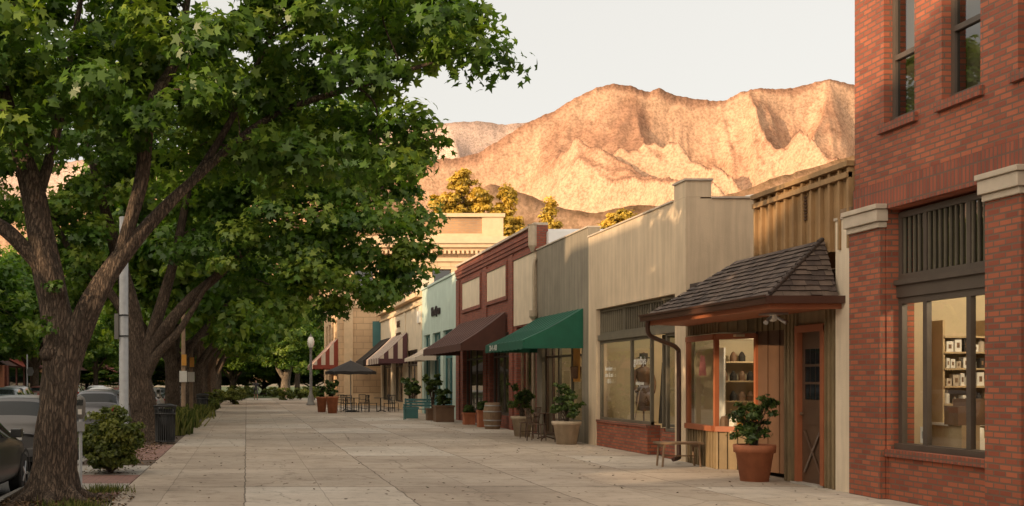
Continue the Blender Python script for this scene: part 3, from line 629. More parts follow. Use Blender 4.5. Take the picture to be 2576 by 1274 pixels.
mb=MB(); mb.box(F+.3,13,29.6,29.69,0,3.5,'int'); mb.box(12,12.1,25.7,29.6,0,3.5,'int'); mb.box(F+.3,12,25.66,29.6,.56,.60,'shelf'); mb.box(F+.3,12,25.66,29.6,3.3,3.4,'int')
mx,my=9.75,28.3
mb.lathe((mx,my,.6),[(.16,0),(.17,.02),(.02,.04),(.02,.3),(.17,.32),(.19,.5),(.16,.8),(.13,.95),(.19,1.2),(.18,1.33),(.06,1.4),(.05,1.46),(.09,1.52),(.1,1.62),(.07,1.72),(.001,1.75)],'bprod',16)
mb.lathe((mx,my,2.2),[(.19,0),(.18,.01),(.1,.03),(.1,.12),(.001,.13)],'dark',16)
for s_ in (-1,1): mb.tube(*smooth([(mx+s_*.17,my,1.9),(mx+s_*.25,my-.02,1.6),(mx+s_*.2,my-.12,1.35)],[.055,.05,.035],4),'bprod',8)
mb.tube([(mx-.3,my-.2,.6),(mx-.15,my-.15,1.4)],.015,'wood',6); mb.tube([(mx+.5,my,.6),(mx+.5,my,2.1)],[.13,.05],'dark',10)
mb.build('display_interior',L,root,False)
text('window_lettering','gurdbys',(F+.09,26.35,2.02),.26,'lettw',root,ext=.002); text('window_lettering_line','indalgnous',(F+.09,26.35,1.55),.13,'lettw',root,ext=.002); text('window_lettering_left','bordeen\nslus & co\n- 10-5 -',(F+.09,28.6,1.9),.16,'lettw',root,ext=.002)

# ------------------------------------------------------------ GREY SHOP
root=empty('grey_stucco_shop',(F,32.7,0)); L=root.location; mb=MB()
wall(mb,'x',F,.3,30.004,35.35,0,5.64,[(30.6,34.7,0,2.95)],'gray'); mb.box(F-.03,F+.33,30.004,35.35,5.644,5.68,'stone')
mb.box(F+.3,20,30.004,30.25,0,5.5,'gray'); mb.box(F+.33,20,30.004,30.3,5.504,5.56,'white'); mb.box(F+.3,20,35.1,35.346,0,6.2,'white'); mb.box(F+.3,20,30.25,35.1,5.0,5.2,'white'); mb.build('walls',L,root,False)
mb=MB(); x=F+.12; mb.box(F+.05,F+.28,30.62,33.3,0,.5,'gray'); window(mb,'x',x,30.6,33.3,.5,2.93,.07,[32.0],[(2.35,.06)],'frame2'); window(mb,'x',x,33.3,34.7,.05,2.93,.08,[34.0],[(2.35,.06)],'doorb')
mb.box(F+.3,12,34.75,34.8,0,3,'int'); mb.box(11.5,11.6,30.3,34.75,0,3,'int'); mb.box(F+.3,11.5,30.3,34.75,2.98,3.0,'int')
mb.face([(F+.1,31.75,1.62),(F+.1,31.1,1.62),(F+.1,31.1,2.6),(F+.1,31.75,2.6)],'amber'); mb.lathe((F+.08,31.42,1.7),[(.001,0),(.12,.01),(.15,.3),(.16,.31),(.15,.33),(.001,.34)],'bprod',14)
mb.build('storefront',L,root,False)
mb=MB(); mb.tube(*smooth([(F-.03,35.3,5.4),(F-.1,35.3,5.1),(F-.1,35.3,3.7),(F-.14,35.3,3.6),(F-.1,35.3,3.4),(F-.1,35.3,.1)],[.05,.05,.05,.1,.05,.05],4),'cpot',8); mb.lathe((F-.12,35.3,3.5),[(.05,0),(.13,.12),(.13,.3),(.10,.3)],'cpot',10); mb.lathe((F-.1,35.45,5.6),[(.05,0),(.14,.2),(.14,.8),(.17,.85),(.001,.86)],'cpot',10); mb.build('downpipe',L,root,False)

# ------------------------------------------------------------ BRICK SHOP ROW
root=empty('brick_shop_row',(F,42,0)); L=root.location; mb=MB()
ops=[(38.9,42.2,0,3.3),(43.4,47.4,0,3.3),(35.9,38.0,0,3.4)]
wall(mb,'x',F,.35,35.354,48.7,0,6.42,ops,'brick2')
mb.box(F-.08,F+.35,35.354,48.7,6.424,6.5,'stone'); mb.box(F+.35,20,35.36,35.6,0,6.3,'white'); mb.box(F+.35,20,48.4,48.69,0,6.3,'brick2'); mb.box(F+.35,20,35.6,48.4,5.6,5.8,'white')
for (a,b) in ((35.37,38.3),(39.4,42.6),(43.8,47.4)):
    z0,z1=(3.45,5.62) if a<36 else (4.55,5.62)
    mb.box(F-.025,F-.003,a,b,z0,z1,'lcream')
    for (aa,bb,cc,dd) in ((a-.12,b+.12,z1+.002,z1+.14),) if a<36 else ((a-.14,b+.14,z1+.002,z1+.14),(a-.14,b+.14,z0-.14,z0-.002),(a-.14,a-.002,z0,z1),(b+.002,b+.14,z0,z1)): mb.box(F-.055,F-.003,max(35.36,aa),bb,cc,dd,'brick2')
for k in range(3): mb.box(F-.05-.03*k,F-.003,35.36,48.68,5.9+k*.13,6.02+k*.13,'brick2')
for a,b in ((48.0,48.69),(42.55,43.1),(38.35,38.85)): mb.box(F-.06,F-.004,a,b,0,5.85,'brick2')
mb.build('walls',L,root,False)
mb=MB()
for a,b,z in ((38.9,42.2,3.3),(43.4,47.4,3.3)):
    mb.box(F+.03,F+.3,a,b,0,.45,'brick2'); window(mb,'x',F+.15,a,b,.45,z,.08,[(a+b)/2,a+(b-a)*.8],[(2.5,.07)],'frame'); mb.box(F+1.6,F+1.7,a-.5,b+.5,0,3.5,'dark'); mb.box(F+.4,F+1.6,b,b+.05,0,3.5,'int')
window(mb,'x',F+.15,35.9,38.0,.4,3.4,.07,[36.6,37.3],[(2.6,.06)],'wood'); mb.box(F+.03,F+.3,35.9,38.0,0,.4,'lcream'); mb.box(F+1.2,F+1.3,35.5,38.4,0,3.5,'int')
mb.build('storefront',L,root,False)

# ------------------------------------------------------------ TEAL SHOP
root=empty('teal_shop',(F,53.5,0)); L=root.location; mb=MB()
ops=[(49.8,52.2,0,3.9),(52.9,55.2,0,3.9),(55.9,57.8,0,3.9)]
wall(mb,'x',F,.3,48.704,58.4,0,6.2,ops,'teal'); mb.box(F-.06,F+.35,48.704,58.4,6.204,6.3,'teal'); mb.box(F+.3,20,48.72,49,0,6.1,'white'); mb.box(F+.3,20,58.1,58.39,0,6.1,'teal'); mb.box(F+.3,20,49,58.1,5.5,5.6,'white'); mb.build('walls',L,root,False)
mb=MB()
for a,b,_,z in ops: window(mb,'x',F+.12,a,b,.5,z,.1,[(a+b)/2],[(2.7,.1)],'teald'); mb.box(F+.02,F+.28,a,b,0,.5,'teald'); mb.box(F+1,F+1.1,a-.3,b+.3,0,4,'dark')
mb.box(F+3,F+4.4,52,54,5.6,7.0,'steel'); mb.build('storefront',L,root,False)
text('shop_sign','BlanQcan',(F-.04,54.0,4.72),.62,'lettd',root,ext=.03)

# ------------------------------------------------------------ CREAM SHOPS
root=empty('cream_cornice_shop',(F,67,0)); L=root.location; mb=MB()
ops=[(60,64.2,0,3.3),(65.5,69.5,0,3.3),(71,75.5,0,3.3)]
wall(mb,'x',F,.3,58.404,76.4,0,5.9,ops,'lcream'); mb.box(F-.35,F+.3,58.404,76.4,5.904,6.05,'tanp'); mb.box(F-.25,F+.3,58.41,76.4,6.053,6.2,'tanp')
mb.box(F-.1,F-.003,58.41,76.4,5.5,5.62,'tanp'); mb.box(F+.3,20,58.41,58.7,0,5.9,'lcream'); mb.box(F+.3,20,58.7,76,5.3,5.4,'white')
mb.box(F-.3,F+.6,58.42,59.2,6.203,6.9,'lcream')
for a,b in ((58.42,59.6),(64.4,65.2),(69.8,70.6)): mb.box(F-.05,F-.003,a,b,0,5.48,'lcream')
mb.box(F-.14,F-.053,58.5,59.3,4.6,5.2,'wprod')
mb.build('walls',L,root,False)
mb=MB()
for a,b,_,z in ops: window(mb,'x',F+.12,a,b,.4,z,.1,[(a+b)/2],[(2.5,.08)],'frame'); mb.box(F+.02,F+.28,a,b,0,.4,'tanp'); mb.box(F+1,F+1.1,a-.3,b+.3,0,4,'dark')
mb.build('storefront',L,root,False)
text('shop_sign','M I E\nmooree',(F-.05,67.2,4.75),.55,'doorb',root,ext=.03)

# ------------------------------------------------------------ CLASSICAL STONE BLOCK
root=empty('classical_stone_building',(12,80,0)); L=root.location; mb=MB()
X0,Y0=6.2,77.0
ops=[(7.2+i*2.6,8.5+i*2.6,7.4,9.1) for i in range(6)]+[(9.8+i*2.6,11.1+i*2.6,4.0,6.2) for i in range(5)]
wall(mb,'y',Y0,.4,X0,24,0,11.2,ops,'tan')
opy=[(79+i*3,80.4+i*3,7.4,9.1) for i in range(4)]+[(79+i*3,80.6+i*3,.4,5.8) for i in range(4)]
wall(mb,'x',X0,.4,Y0+.4,92,0,11.2,opy,'tan')
for z0,z1,e in ((6.5,6.75,.12),(6.75,6.95,.25),(9.6,9.85,.15),(10.3,10.5,.35),(10.5,10.75,.6),(10.75,11.2,.75)):
    mb.box(X0-e,24.5,Y0-e,Y0-.003,z0+.002,z1,'tanp'); mb.box(X0-e,X0-.003,Y0,92.3,z0+.002,z1,'tanp')
for i in range(60): mb.box(X0-.3+i*.3,X0-.16+i*.3,Y0-.5,Y0-.16,10.08,10.3,'tanp')
mb.box(X0+.4,24,Y0+.4,92,11.0,11.1,'white')
mb.box(10.4,17.0,Y0+.3,Y0+4,11.2,12.55,'tanb'); mb.box(10.2,11.5,Y0+.2,Y0+4.1,11.21,12.6,'tanp'); mb.box(15.8,17.2,Y0+.2,Y0+4.1,11.21,12.6,'tanp'); mb.box(10.1,17.3,Y0+.1,Y0+4.2,12.605,12.85,'tanp'); mb.box(11.5,15.8,Y0+.22,Y0+.29,11.2,11.5,'tanp')
for i in range(5): mb.box(X0+.3+i*2.6,X0+.9+i*2.6,Y0-.14,Y0-.003,0,6.45,'tanp')
mb.box(X0-.1,24,Y0-.16,Y0-.143,0,.8,'tanp'); mb.build('walls_and_cornice',L,root,False)
mb=MB()
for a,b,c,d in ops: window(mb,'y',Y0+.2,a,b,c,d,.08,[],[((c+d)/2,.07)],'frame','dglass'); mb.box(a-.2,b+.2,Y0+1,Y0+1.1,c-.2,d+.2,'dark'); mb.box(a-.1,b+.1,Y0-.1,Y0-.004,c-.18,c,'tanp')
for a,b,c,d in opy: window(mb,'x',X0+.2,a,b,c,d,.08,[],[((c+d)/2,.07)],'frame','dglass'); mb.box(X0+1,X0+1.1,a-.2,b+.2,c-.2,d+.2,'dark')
mb.box(8.4,9.1,Y0-.22,Y0-.2,3.9,5.6,'teald'); mb.build('windows',L,root,False)

for (x,y,z,w,h) in ((12.2,27.5,4.95,1.0,.95),(11.0,28.6,4.95,.8,.8),(15,50,5.6,2,1.4)):
    mb=MB(); mb.box(-w/2,w/2,-w*.4,w*.4,0,h,'white'); mb.box(-w/2-.03,w/2+.03,-w*.4-.03,w*.4+.03,h,h+.06,'steel'); mb.lathe((0,0,h+.06),[(w*.3,0),(w*.3,.1),(.001,.1)],'steel',14)
    for k in range(6): mb.box(-w*.4,w*.4,-w*.4-.012,-w*.4-.002,.1+k*h*.13,.1+k*h*.13+.03,'steel')
    mb.build('rooftop_air_conditioner',(x,y,z))

# ------------------------------------------------------------ AWNINGS
def awning(name,xw,xf,y0,y1,zt,zf,val,m,m2=None,n=10,lettering=None):
    e=empty(name,(xw,(y0+y1)/2,0)); mb=MB(); L=e.location
    for i in range(n):
        a=y0+(y1-y0)*i/n; b=y0+(y1-y0)*(i+1)/n; mm=m if (m2 is None or i%2==0) else m2
        for j in range(4):
            t0,t1=j/4,(j+1)/4; sg=lambda t:-.05*math.sin(math.pi*t)
            X=lambda t:xw+(xf-xw)*t; Z=lambda t:zt+(zf-zt)*t+sg(t)
            mb.face([(X(t0),a,Z(t0)),(X(t0),b,Z(t0)),(X(t1),b,Z(t1)),(X(t1),a,Z(t1))],mm)
        mb.face([(xf,a,zf),(xf,b,zf),(xf-.01,b,zf-val),(xf-.012,(a+b)/2,zf-val-.03),(xf-.01,a,zf-val)],mm)
        if m2 is None and i: mb.tube([(xw,a,zt+.006),((xw+xf)/2,a,(zt+zf)/2-.044),(xf,a,zf+.006)],.008,m,4)
    for y in (y0,y1):
        ks=6
        for k in range(ks):
            t0,t1=k/ks,(k+1)/ks; X=lambda t:xw+(xf-xw)*t; Z=lambda t:zt+(zf-zt)*t-.05*math.sin(math.pi*t)
            mm=m if (m2 is None or k%2==0) else m2
            mb.face([(X(t0),y,Z(t0)),(X(t1),y,Z(t1)),(X(t1),y,zf-.04),(X(t0),y,zf-.04)],mm)
        mb.face([(xw,y,zf-.04),(xf,y,zf-.04),(xf,y,zf-val),(xw,y,zf-val)],m)
    mb.build('canvas',L,e,False); mb=MB()
    for y in (y0+.04,y1-.04): mb.tube([(xw,y,zf-.02),(xf+.03,y,zf-.02)],.02,'black',6); mb.tube([(xw,y,zt-.05),(xf+.03,y,zf-.06)],.02,'black',6)
    mb.tube([(xf+.03,y0,zf-.03),(xf+.03,y1,zf-.03)],.02,'black',6); mb.build('frame',L,e,False); return e
e=awning('green_awning',F-.01,7.3,30.45,35.2,3.56,2.72,.22,'gaw'); text('awning_lettering','20-41-A00',(7.27,34.0,2.53),.24,'lettw',e,ext=.002)
awning('brown_awning',F-.07,7.3,39.3,47.6,4.0,2.92,.24,'baw',n=12)
awning('white_awning',F-.01,7.9,54,57.6,3.3,2.75,.15,'wst',n=6)
awning('striped_awning',F-.06,7.3,63.4,70.4,4.3,2.9,.3,'pst','wst',15)
awning('black_awning',F-.06,7.2,71.2,76,4.3,2.9,.3,'kaw',n=6)
awning('red_striped_awning',X0-.01,4.5,78,85,4.5,2.75,.3,'rst','wst',17)

# ------------------------------------------------------------ pots, plants, furniture
def potplant(name,x,y,prof,pm,h,leafr,leafz,seed,leaf=.045,dens=40,mleaf='pleaf',square=False):
    e=empty(name,(x,y,0)); mb=MB()
    if square: mb.box(-prof,prof,-prof,prof,0,h,pm); mb.box(-prof-.03,prof+.03,-prof-.03,prof+.03,h-.07,h+.002,pm); mb.box(-prof+.04,prof-.04,-prof+.04,prof-.04,h,h+.006,'soil')
    else: mb.lathe((0,0,0),prof,pm,28); mb.lathe((0,0,h-.06),[(.001,0),(prof[-3][0]*.93,0)],'soil',20)
    mb.build('pot',parent=e,bevel=.01 if square else 0); r=np.random.default_rng(seed); bl=[(0,0,leafz,leafr*.6,leafr*.6,leafr*.65)]
    for i in range(9):
        a=i*1.05+r.random(); bl.append((math.cos(a)*leafr*.55,math.sin(a)*leafr*.55,leafz+r.uniform(-.75,.75)*leafr,leafr*.35,leafr*.35,leafr*.35))
    P,Nn,rn,C=clumps(bl,dens*50,44,.10,seed,shell=.2)
    mb=MB(); rr=random.Random(seed)
    for c in [C[i] for i in rr.sample(range(len(C)),min(30,len(C)))]: mb.tube(*smooth([(rr.uniform(-.05,.05),rr.uniform(-.05,.05),h-.06),(c[0]*.35,c[1]*.35,h+(c[2]-h)*.5),tuple(c)],[.014,.009,.003],4),'bark',5)
    mb.build('stems',parent=e); leaves('foliage',P,Nn,leaf,rn,DIA,mleaf,seed,parent=e)
def tp(r,h,rim=.07): return [(.001,0),(r*.68,0),(r*.9,h-rim),(r,h-rim),(r*1.03,h-.01),(r*.98,h),(r*.9,h),(r*.88,h-.08)]
potplant('potted_citrus_tree',8.35,18.95,tp(.32,.6,.13),'terra',.6,.46,1.08,81,.042,8)
potplant('potted_citrus_tree',8.3,29.9,tp(.37,.6,.1),'cpot',.6,.48,1.13,82,.05,8)
potplant('potted_citrus_tree',8.18,34.2,tp(.33,.6,.1),'cpot',.6,.5,1.15,83,.055,8)
potplant('potted_shrub',7.9,46.2,.36,'bprod',.66,.4,.95,84,.06,8,square=True)
potplant('potted_topiary_tree',7.75,48.0,.25,'bprod',.5,.45,1.55,85,.07,8,square=True)
potplant('potted_topiary_tree',7.2,50.5,.28,'teald',.5,.55,1.45,86,.07,8,square=True)
potplant('potted_shrub',8.35,43.3,.2,'terra',.45,.2,.62,87,.05,12,square=True)
potplant('potted_shrub',8.4,41.0,.17,'terra',.6,.18,.8,88,.05,12,square=True)
potplant('potted_shrub',4.35,58.4,tp(.33,.85,.1),'terra',.85,.45,1.3,89,.07,7)
potplant('potted_shrub',3.95,60.5,tp(.3,.8,.1),'terra',.8,.3,1.15,90,.07,7)
mb=MB(); pr=[(.24,0),(.29,.22),(.31,.45),(.29,.68),(.24,.9),(.22,.9),(.22,.82),(.001,.82)]; mb.lathe((0,0,0),pr,'wood',22)
for z,r in ((.12,.272),(.3,.304),(.6,.304),(.8,.268)): mb.lathe((0,0,z-.02),[(r,0),(r+.004,.0),(r+.004,.04),(r-.004,.04)],'steel',22)
for k in range(22):
    a=2*math.pi*k/22; mb.tube([(.243*math.cos(a),.243*math.sin(a),.01),(.313*math.cos(a),.313*math.sin(a),.45),(.243*math.cos(a),.243*math.sin(a),.9)],.005,'bprod',4)
mb.build('wooden_barrel',(8.38,39.3,0))
def chair(x,y,rot,m='black',name='cafe_chair'):
    mb=MB()
    for sx in (-.2,.2):
        mb.tube(*smooth([(sx,.2,0),(sx,.19,.45),(sx*.95,.26,.88)],[.016]*3,4),m,6); mb.tube([(sx,-.2,0),(sx,-.18,.45)],.016,m,6); mb.tube([(sx,-.19,.2),(sx,.19,.2)],.01,m,5)
    mb.box(-.21,.21,-.21,.21,.44,.465,m)
    mb.tube([(-.19,.26,.88),(.19,.26,.88)],.016,m,6); mb.tube([(-.2,.22,.62),(.2,.22,.62)],.012,m,6)
    for k in range(5): mb.tube([(-.14+k*.07,.2,.48),(-.14+k*.07,.255,.87)],.009,m,4)
    mb.build(name,(x,y,0),rot=rot)
def table(x,y,r=.35,m='black',name='cafe_table'):
    mb=MB(); mb.lathe((0,0,.72),[(.001,0),(r,0),(r+.01,.012),(r,.025),(.001,.025)],m,24); mb.tube([(0,0,.04),(0,0,.72)],.03,m,8)
    for k in range(3): a=k*2.09; mb.tube([(0,0,.1),(math.cos(a)*.28,math.sin(a)*.28,.015)],.018,m,6)
    mb.build(name,(x,y,0))
chair(7.95,31.6,1.0,'doorb'); chair(8.1,33.0,-2.2,'doorb'); table(8.35,32.3,.32,'doorb'); chair(8.55,30.9,2.4,'doorb')
for (x,y,r) in ((5.2,60,.5),(5.6,61.5,2.4),(6.1,60.2,-1.2),(6.7,61,1.5),(7.5,60.5,-.8),(7.9,62,2.0),(5.0,62.5,3.6),(6.4,63,.2)): chair(x,y,r)
table(5.65,60.6); table(7.1,61); table(5.4,62.8)
mb=MB(); n=8; R=1.35
for k in range(n):
    a,b=2*math.pi*k/n,2*math.pi*(k+1)/n; A=(R*math.cos(a),R*math.sin(a),2.12); B=(R*math.cos(b),R*math.sin(b),2.12)
    Mi=((A[0]+B[0])/2*.97,(A[1]+B[1])/2*.97,2.15); mb.face([(0,0,2.72),A,Mi],'kaw'); mb.face([(0,0,2.72),Mi,B],'kaw'); mb.face([A,Mi,(Mi[0],Mi[1],2.0),(A[0],A[1],1.97)],'kaw'); mb.face([Mi,B,(B[0],B[1],1.97),(Mi[0],Mi[1],2.0)],'kaw')
    mb.tube([(0,0,2.70),(A[0],A[1],2.10)],.012,'black',4)
mb.tube([(0,0,0),(0,0,2.8)],.025,'steel',8); mb.lathe((0,0,0),[(.3,0),(.3,.06),(.05,.1)],'black',16); mb.build('cafe_umbrella',(5.5,60.8,0))
mb=MB(); 
for k in range(4): mb.box(-.42,.42,-.2+k*.105,-.2+k*.105+.09,.43,.47,'wood')
for sx in (-.33,.33):
    for sy in (-.15,.15): mb.tube([(sx*1.1,sy,0),(sx,sy,.43)],[.022,.02],'wood',6)
    mb.box(sx-.02,sx+.02,-.17,.17,.37,.428,'wood')
mb.tube([(-.33,0,.2),(.33,0,.2)],.015,'wood',5); mb.build('wooden_bench',(8.32,22.2,0),bevel=.004)
mb=MB()
for k in range(5): mb.box(-.65,.65,-.22+k*.09,-.22+k*.09+.07,.43,.46,'teald')
for k in range(3): mb.box(-.65,.65,.24,.265,.55+k*.12,.64+k*.12,'teald')
for sx in (-.6,.6): mb.box(sx-.025,sx+.025,-.22,-.17,0,.62,'teald'); mb.box(sx-.025,sx+.025,.2,.26,0,.9,'teald'); mb.box(sx-.03,sx+.03,-.24,.24,.62,.66,'teald')
mb.build('slatted_bench',(7.3,48.8,0),rot=-.3)
def trash(x,y):
    mb=MB(); mb.lathe((0,0,0),[(.001,.05),(.2,.05),(.22,.9),(.2,.9)],'black',20)
    for k in range(26):
        a=2*math.pi*k/26; c,s_=math.cos(a),math.sin(a); mb.tube([(.25*c,.25*s_,.04),(.26*c,.26*s_,.8),(.29*c,.29*s_,.98)],.011,'black',4)
    for z,r in ((.05,.26),(.78,.275),(.98,.3)): mb.lathe((0,0,z-.02),[(r-.01,0),(r+.008,0),(r+.008,.04),(r-.01,.04)],'black',26)
    mb.lathe((0,0,.95),[(.27,.0),(.24,.06),(.14,.09),(.14,.03)],'black',20); mb.build('litter_bin',(x,y,0))
trash(-2.15,30.5); trash(-2.1,55)
mb=MB(); mb.tube([(0,0,0),(0,0,5.2)],[.105,.095],'steel',14); mb.lathe((0,0,0),[(.2,0),(.2,.04),(.12,.06)],'steel',14); mb.box(-.2,-.11,-.06,.06,2.55,3.1,'lampp')
for z in (2.6,3.05): mb.lathe((0,0,z),[(.112,0),(.112,.03)],'black',14)
mb.build('utility_pole',(-2.66,25,0))
for (x,y,h) in ((-2.3,42,4.5),(-2.25,47,3.2)): mb=MB(); mb.tube([(0,0,0),(0,0,h)],[.09,.07],'wood',10); mb.box(-.06,.12,-.12,-.1,2.2,2.6,'amber'); mb.box(-.14,.14,-.12,-.1,1.6,2.0,'wprod'); mb.build('sign_pole',(x,y,0))
def meter(x,y):
    mb=MB(); mb.tube([(0,0,0),(0,0,1.05)],.028,'steel',10); mb.box(-.06,.06,-.05,.05,.85,1.0,'steel')
    mb.lathe((0,0,1.05),[(.03,0),(.075,.05),(.08,.2),(.085,.24),(.07,.32),(.03,.36),(.001,.37)],'lampp',16); mb.box(-.05,.05,-.088,-.07,1.26,1.35,'dglass'); mb.box(-.03,.03,-.086,-.07,1.12,1.2,'wprod'); mb.build('parking_meter',(x,y,0))
meter(-2.62,18.2); meter(-2.9,38); meter(-2.9,50)
def lamp(x,y):
    mb=MB(); mb.lathe((0,0,0),[(.3,0),(.3,.15),(.22,.2),(.2,.6),(.14,.7),(.1,.9),(.085,1.0),(.065,3.5),(.1,3.55),(.07,3.62),(.12,3.8),(.16,3.85)],'lampp',16)
    for k in range(8): a=k*math.pi/4; mb.tube([(.09*math.cos(a),.09*math.sin(a),1),(.07*math.cos(a),.07*math.sin(a),3.45)],.014,'lampp',4)
    mb.lathe((0,0,3.86),[(.13,0),(.22,.2),(.24,.4),(.18,.62),(.1,.72)],'globe',18); mb.lathe((0,0,4.57),[(.12,0),(.1,.05),(.03,.12),(.02,.22),(.001,.26)],'lampp',12); mb.build('street_lamp',(x,y,0))
lamp(4.3,77)
mb=MB(); mb.tube([(0,0,0),(0,0,4.4)],.05,'steel',8); mb.lathe((0,-.06,4.4),[(.05,0),(.16,.1),(.16,.4),(.001,.5)],'globe',12); mb.face([(.1,-.08,2.0),(.38,-.08,2.0),(.5,-.08,2.3),(.38,-.08,2.6),(.1,-.08,2.6),(-.02,-.08,2.3)],'alloy'); mb.build('traffic_sign',(-15.6,82,0))
mb=MB()
for x0_,z0_ in ((-17,8.2),(-17,7.7)): mb.tube([(x0_,40+i*6,z0_-.5*math.sin(math.pi*i/16)) for i in range(17)],.02,'black',4)
mb.build('overhead_wires')

# ------------------------------------------------------------ CARS (rear toward -Y)
def car(x,y,col,rot=0,kind='hatch',name='parked_car'):
    m_=mat('car_paint_'+kind,col,.28,.04,bump=0,metal=.3)
    if kind=='hatch': st=[(0,.36,.70,.74,.70,.6),(.04,.26,.86,.92,.82,.7),(.14,.22,.98,1.06,.87,.74),(.50,.2,.98,1.42,.89,.60),(.62,.2,.98,1.45,.9,.62),(1.45,.2,.96,1.48,.91,.64),(1.55,.2,.96,1.48,.91,.64),(2.45,.2,.95,1.45,.91,.62),(3.2,.2,.93,1.0,.90,.74),(3.8,.22,.84,.88,.87,.7),(4.2,.26,.72,.76,.8,.62),(4.35,.34,.56,.6,.68,.5)]; rw=(2,3); ws=(7,8); sides=[(4,5),(6,7)]
    else: st=[(0,.36,.70,.74,.70,.6),(.05,.26,.90,.94,.82,.7),(.35,.22,.96,1.0,.87,.74),(.75,.2,.95,1.03,.88,.72),(1.35,.2,.94,1.38,.89,.58),(1.5,.2,.94,1.41,.9,.6),(2.3,.2,.93,1.43,.9,.61),(2.4,.2,.93,1.43,.9,.61),(3.0,.2,.92,1.40,.9,.59),(3.75,.2,.90,.96,.89,.72),(4.3,.22,.82,.86,.86,.7),(4.65,.28,.66,.7,.76,.6),(4.75,.36,.54,.57,.66,.5)]; rw=(3,4); ws=(8,9); sides=[(5,6),(7,8),(4,5)]
    e=empty(name,(x,y,-.13)); e.rotation_euler=(0,0,rot); mb=MB(); pts=[]
    for (yy,zb,zt,zr_,w,wr) in st: 
        h=[(0,zb),(w*.85,zb),(w,zb+.16),(w*1.0,(zb+zt)/2+.05),(w*.95,zt),(wr,zr_-.05),(wr*.72,zr_),(0,zr_+.012)]
        pts.append([(a,yy,z) for a,z in h])
    vs=[];
    for row in pts: vs+= [(a,b,c) for a,b,c in row]+[(-a,b,c) for a,b,c in row[1:-1]][::-1]
    m=14; fs=[];mi=[]
    for i in range(len(pts)-1):
        for j in range(m):
            j2=(j+1)%m; fs.append((i*m+j,i*m+j2,(i+1)*m+j2,(i+1)*m+j)); g=0
            jj=j if j<7 else 13-j
            if jj==4 and (i,i+1) in sides: g=1
            if jj in(5,6) and (i,i+1) in (rw,ws): g=1
            if jj==4 and (i,i+1)==ws: g=1
            mi.append(g)
    fs.append(tuple(range(m))); mi.append(0); fs.append(tuple((len(pts)-1)*m+j for j in range(m))); mi.append(0)
    me=bpy.data.meshes.new('body'); me.from_pydata(vs,[],fs); me.materials.append(m_); me.materials.append(M['carglass']); me.polygons.foreach_set('material_index',mi); me.polygons.foreach_set('use_smooth',[True]*len(fs))
    o=bpy.data.objects.new('body',me); S.collection.objects.link(o); o.parent=e; sb=o.modifiers.new('s','SUBSURF'); sb.levels=2; sb.render_levels=2
    mb=MB(); Lc=st[-1][0]
    for wy in (.82,Lc-.85):
        for s_ in (-1,1):
            pr=[(.2,-.10),(.30,-.10),(.325,-.07),(.325,.07),(.30,.10),(.2,.10)]
            for a0 in range(24):
                a=2*math.pi*a0/24; b=2*math.pi*(a0+1)/24
                for q in range(5):
                    (r0,x0),(r1,x1)=pr[q],pr[q+1]
                    mb.face([(s_*.80+x0,wy+r0*math.cos(a),.325+r0*math.sin(a)),(s_*.80+x1,wy+r1*math.cos(a),.325+r1*math.sin(a)),(s_*.80+x1,wy+r1*math.cos(b),.325+r1*math.sin(b)),(s_*.80+x0,wy+r0*math.cos(b),.325+r0*math.sin(b))],'rubber',True)
            mb.face([(s_*.885,wy+.2*math.cos(2*math.pi*t/24),.325+.2*math.sin(2*math.pi*t/24)) for t in range(24)],'rubber')
            for t in range(5):
                a=2*math.pi*t/5; mb.tube([(s_*.893,wy,.325),(s_*.893,wy+.2*math.cos(a),.325+.2*math.sin(a))],.025,'alloy',5)
            for t in range(12):
                a=math.pi*t/12;b=math.pi*(t+1)/12; mb.face([(s_*.912,wy+.34*math.cos(a),.33+.34*math.sin(a)),(s_*.912,wy+.39*math.cos(a),.33+.39*math.sin(a)),(s_*.912,wy+.39*math.cos(b),.33+.39*math.sin(b)),(s_*.912,wy+.34*math.cos(b),.33+.34*math.sin(b))],'rubber')
    mb.build('wheels',parent=e); mb=MB()
    for s_ in (-1,1):
        mb.box(s_*.52,s_*.80,-.01,.2,.76,.93,'tail'); mb.box(s_*.86,s_*1.02,Lc-1.75,Lc-1.6,.93,1.06,m_); mb.box(s_*.55,s_*.72,Lc-.28,Lc-.12,.52,.64,'globe'); 
    mb.box(-.26,.26,-.03,.02,.62,.75,'plate'); mb.box(-.72,.72,-.05,.1,.30,.46,m_); mb.box(-.6,.6,-.02,.08,.2,.3,'rubber'); mb.box(-.3,.3,.0,.06,.77,.80,'alloy')
    mb.build('trim',parent=e,bevel=.012)
car(-4.62,22.4,(.13,.125,.125)); car(-4.38,14.2,(.05,.05,.05),0,'sedan'); car(-4.7,43,(.12,.14,.15),0,'sedan'); car(-4.8,36.4,(.2,.2,.22)); car(-4.7,51,(.5,.5,.5),0,'hatch'); car(-4.7,58,(.08,.1,.13),0,'sedan')
car(-7.8,60,(.65,.65,.63),0,'sedan'); car(-12.5,58,(.12,.15,.16),0,'sedan'); car(-13.5,66,(.5,.5,.5),0,'hatch'); car(-13.6,74,(.2,.05,.04),0,'sedan'); car(-13.6,88,(.5,.5,.48)); car(-10.6,84,(.6,.6,.6),math.pi,'sedan')

